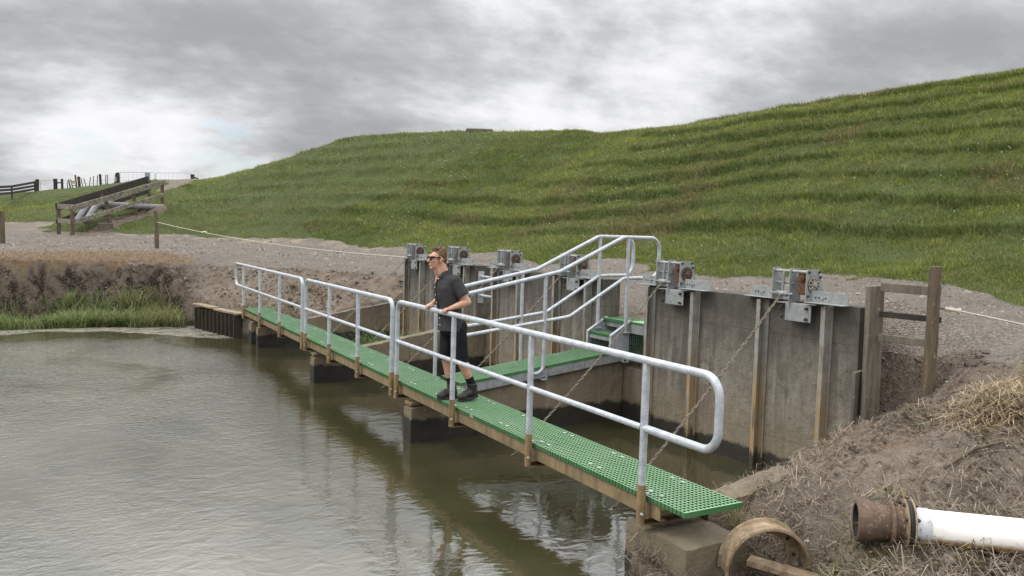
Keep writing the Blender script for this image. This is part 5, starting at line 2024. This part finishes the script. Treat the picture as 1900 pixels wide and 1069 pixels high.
def hand(wr, side, rail_y, spread):
    """palm lying on the rail top, four fingers curling over its far (water) side, thumb under the near side"""
    top = RZ + RR
    pc = Vector((-.005 + .012, rail_y, top + .020))
    cap(b, wr, wr.lerp(pc, .6), .029, .028)
    # palm: flattened, from wrist to knuckles
    kn_c = Vector((-.030, rail_y, top + .016))
    for k in range(4):
        yk = rail_y + (k - 1.5) * .0195
        cap(b, wr.lerp(pc, .45) + Vector((0, (k - 1.5) * .011, 0)), Vector((-.022, yk, top + .019)), .0165, .0135)
    L = [(.030, .020, .016), (.034, .023, .018), (.032, .021, .017), (.026, .017, .014)]
    order = L if side > 0 else L[::-1]
    for k in range(4):
        yk = rail_y + (k - 1.5) * .0205
        l = order[k]
        a0 = Vector((-.022, yk, top + .018))
        a1 = a0 + Vector((-l[0] * .92, (k - 1.5) * .001, -l[0] * .30))
        a2 = a1 + Vector((-l[1] * .25, 0, -l[1] * .97))
        a3 = a2 + Vector((l[2] * .55, 0, -l[2] * .82))
        cap(b, a0, a1, .0108, .0098, 10); cap(b, a1, a2, .0098, .0090, 10); cap(b, a2, a3, .0090, .0078, 10)
    # thumb leaves the inner side of the palm near the wrist
    ty = rail_y - side * .036
    t0 = wr.lerp(pc, .55) + Vector((0, -side * .014, -.004))
    t1 = Vector((.012, ty - side * .004, top + .012))
    t2 = Vector((-.020, ty - side * .010, top + .010))
    cap(b, t0, t1, .0135, .0118, 10); cap(b, t1, t2, .0115, .0088, 10)


# his left hand is the one nearer the camera; thumbs point towards each other
hand(wr_L, -1, 3.30, 1)
hand(wr_R, 1, 3.80, 1)
body = remeshed(b, 'body', skin.m, man, .0052, 3)

# ---- hair
hb = MB()
rr_ = random.Random(5)
ell(hb, HC + Vector((.032, 0, .050)), (.092, .080, .080))
ell(hb, HC + Vector((.065, 0, .005)), (.056, .068, .075))
for i in range(150):
    th_ = rr_.uniform(-PI, PI)
    ph_ = rr_.uniform(0, 1.25)
    n_ = Vector((math.sin(ph_) * math.cos(th_), math.sin(ph_) * math.sin(th_), math.cos(ph_)))
    p = HC + Vector((.028, 0, .045)) + Vector((n_.x * .090, n_.y * .079, n_.z * .080))
    front = n_.x < -.35
    if front and p.z < HC.z + .085:
        continue
    d_ = (n_ * .5 + Vector((.45 if not front else -.25, rr_.uniform(-.4, .4), .25 + .45 * front + rr_.uniform(-.2, .2)))).normalized()
    l = rr_.uniform(.018, .034) * (1.35 if front else 1)
    cap(hb, p - n_ * .01, p + d_ * l, .010, .004, 7)
for sy_ in (-1, 1):      # sideburn
    cap(hb, HC + Vector((-.012, .072 * sy_, .03)), HC + Vector((-.010, .071 * sy_, -.012)), .010, .006)
remeshed(hb, 'hair', hair_m, man, .0048, 1)

# ---- sunglasses
gm = MB()
gl = HC + Vector((-.098, 0, .010))
for sy_ in (-1, 1):
    gm.prism([(-.006, -.016), (-.028, -.020), (-.056, -.012), (-.060, .014), (-.030, .020), (-.006, .016)] if sy_ < 0 else
             [(.006, -.016), (.006, .016), (.030, .020), (.060, .014), (.056, -.012), (.028, -.020)], .006, gl + Vector((.0, 0, 0)), Vector((-.12 * sy_ * 0, 1, 0)), (0, 0, 1), (-1, 0, 0))
gm.bar(gl + Vector((-.004, -.012, .010)), gl + Vector((-.004, .012, .010)), .006, .010)
for sy_ in (-1, 1):
    gm.bar(gl + Vector((-.003, .058 * sy_, .010)), gl + Vector((.030, .075 * sy_, .012)), .005, .020)
    gm.bar(gl + Vector((.028, .0755 * sy_, .011)), gl + Vector((.108, .082 * sy_, .008)), .005, .011)
gm.build('sunglasses', lens_m.m, man)

# ---- shirt
s_ = MB()
loft(s_, [(.168, 3.555, .83, .162, .205), (.165, 3.555, .90, .152, .196), (.150, 3.555, 1.0, .138, .182), (.125, 3.555, 1.12, .138, .184),
          (.095, 3.555, 1.25, .142, .196), (.085, 3.555, 1.34, .140, .205), (.085, 3.555, 1.41, .120, .200), (.078, 3.555, 1.455, .090, .155),
          (.072, 3.555, 1.485, .068, .095), (.066, 3.555, 1.512, .066, .074)])
for sh, el in ((sh_L, el_L), (sh_R, el_R)):
    ell(s_, sh, (.078, .073, .076))
    cone(s_, sh, sh.lerp(el, .70), .074, .072)
sho = remeshed(s_, 'shirt', shirt_m, man, .006, 3)
# collar and open neck
c_ = MB()
nk = Vector((.052, 3.555, 1.515))
ring_o, ring_i = [], []
for k in range(25):
    a = math.radians(205) + math.radians(310) * k / 24      # opening faces the water
    cx_, cy_ = math.cos(a), math.sin(a)
    f = abs(k - 12) / 12
    ring_i.append(nk + Vector((cx_ * .072, cy_ * .070, .043 - .048 * f ** 2)))
    ring_o.append(nk + Vector((cx_ * .094 - .012 * f, cy_ * .088, -.012 - .058 * f ** 2)))
vs = ring_i + ring_o + [p * 1 + Vector((0, 0, -.0)) for p in ring_i]
fs = [(k, k + 1, 25 + k + 1, 25 + k) for k in range(24)]
c_.add(ring_i + ring_o, fs, True)
low = [p.lerp(nk + Vector((0, 0, -.03)), .16) + Vector((0, 0, -.03)) for p in ring_i]
c_.add(ring_i + low, [(k + 1, k, 25 + k, 25 + k + 1) for k in range(24)], True)
cm = c_.build('collar', shirt_m, sho)
v_ = MB()
v_.add([(-.030, 3.515, 1.500), (-.030, 3.595, 1.500), (-.0615, 3.562, 1.385), (-.0615, 3.548, 1.385)], [(0, 1, 2, 3)])
v_.add([(-.030, 3.515, 1.500), (-.030, 3.595, 1.500), (-.0, 3.595, 1.53), (-.0, 3.515, 1.53)], [(0, 3, 2, 1)])
v_.build('open_neck', skin.m, sho)
for z, xx in ((1.345, -.060), (1.255, -.0505), (1.165, -.031), (1.075, -.010), (.98, .011), (.90, .0155)):
    mb = MB(); mb.tube([(xx, 3.545, z), (xx - .006, 3.545, z)], .0075, 10)
    mb.build('button', btn_m.m, sho)
mb = MB(); mb.tube([(-.043, 3.495, 1.447), (-.049, 3.494, 1.448)], .007, 10); mb.build('button', btn_m.m, sho)
# placket
mb = MB()
pp_ = [(-.056, 1.40), (-.059, 1.34), (-.049, 1.25), (-.030, 1.16), (-.009, 1.07), (.010, 1.0), (.0165, .9), (.014, .84)]
for (x0_, z0_), (x1_, z1_) in zip(pp_[:-1], pp_[1:]):
    mb.bar((x0_, 3.545, z0_), (x1_, 3.545, z1_), .034, .006, (1, 0, .2))
mb.build('placket', shirt_m, sho)

# ---- shorts
s2 = MB()
loft(s2, [(.185, 3.55, .78, .120, .175), (.18, 3.55, .86, .132, .182), (.175, 3.55, .93, .125, .172)])
for hp_, kn, r1 in ((hip_L, kn_L, .088), (hip_R, kn_R, .086)):
    e_ = hp_.lerp(kn, 1.0)
    cone(s2, hp_ + Vector((0, 0, -.04)), e_ + Vector((-.004, 0, -.01)), .108, r1, 22)
    ell(s2, hp_ + Vector((.01, 0, -.03)), (.115, .095, .11))
remeshed(s2, 'shorts', shorts_m, man, .0065, 3)

# ---- socks and boots
for nm, kn, an, heel, toe in (('L', kn_L, an_L, Vector((.455, 3.415, .028)), Vector((.235, 3.385, .0))), ('R', kn_R, an_R, Vector((.275, 3.59, .0)), Vector((.035, 3.57, .0)))):
    mb = MB()
    up_ = an.lerp(kn, .42)
    cone(mb, up_, an, .050, .052, 18)
    remeshed(mb, 'sock', sock_m, man, .006, 2)
    mb = MB()
    f_ = (toe - heel).normalized()
    tilt = heel.z - toe.z
    ank = heel + f_ * .065 + Vector((0, 0, .11))
    cone(mb, an.lerp(kn, .16), ank, .058, .056, 18)
    ell(mb, an.lerp(kn, .15), (.062, .060, .018))
    ell(mb, heel + f_ * .055 + Vector((0, 0, .070)), (.062, .048, .062))
    cap(mb, ank + Vector((0, 0, -.02)) + f_ * .01, heel + f_ * .185 + Vector((0, 0, .062)), .052, .044)
    ell(mb, heel + f_ * .205 + Vector((0, 0, .052)), (.066, .052, .045))
    for q in range(4):      # laces
        c0 = ank.lerp(heel + f_ * .16 + Vector((0, 0, .09)), q / 3.5) + f_ * .036 + Vector((0, 0, .02))
        cap(mb, c0 + Vector((0, -.022, 0)), c0 + Vector((0, .022, .004)), .007, .007, 6)
    bt = remeshed(mb, 'boot', boot_m, man, .0055, 2)
    mb = MB()
    out = []
    pr_ = Vector((-f_.y, f_.x, 0))
    for k in range(20):
        a = 2 * PI * k / 20
        l_ = math.cos(a)
        wd = .050 * (1 - .12 * (l_ < 0)) * math.sin(a)
        out.append(heel + f_ * (.125 + .148 * l_) + pr_ * wd)
    mb.add(out + [p + Vector((0, 0, .030)) for p in out], [tuple(range(20))[::-1], tuple(range(20, 40))] + [(k, (k + 1) % 20, 20 + (k + 1) % 20, 20 + k) for k in range(20)])
    mb.build('sole', sole_m, bt)
# wrist watch strap on his right wrist
mb = MB(); mb.tube([wr_R.lerp(el_R, .10), wr_R.lerp(el_R, .22)], .0335, 14)
mb.build('wrist_band', MT['ivory'], man)
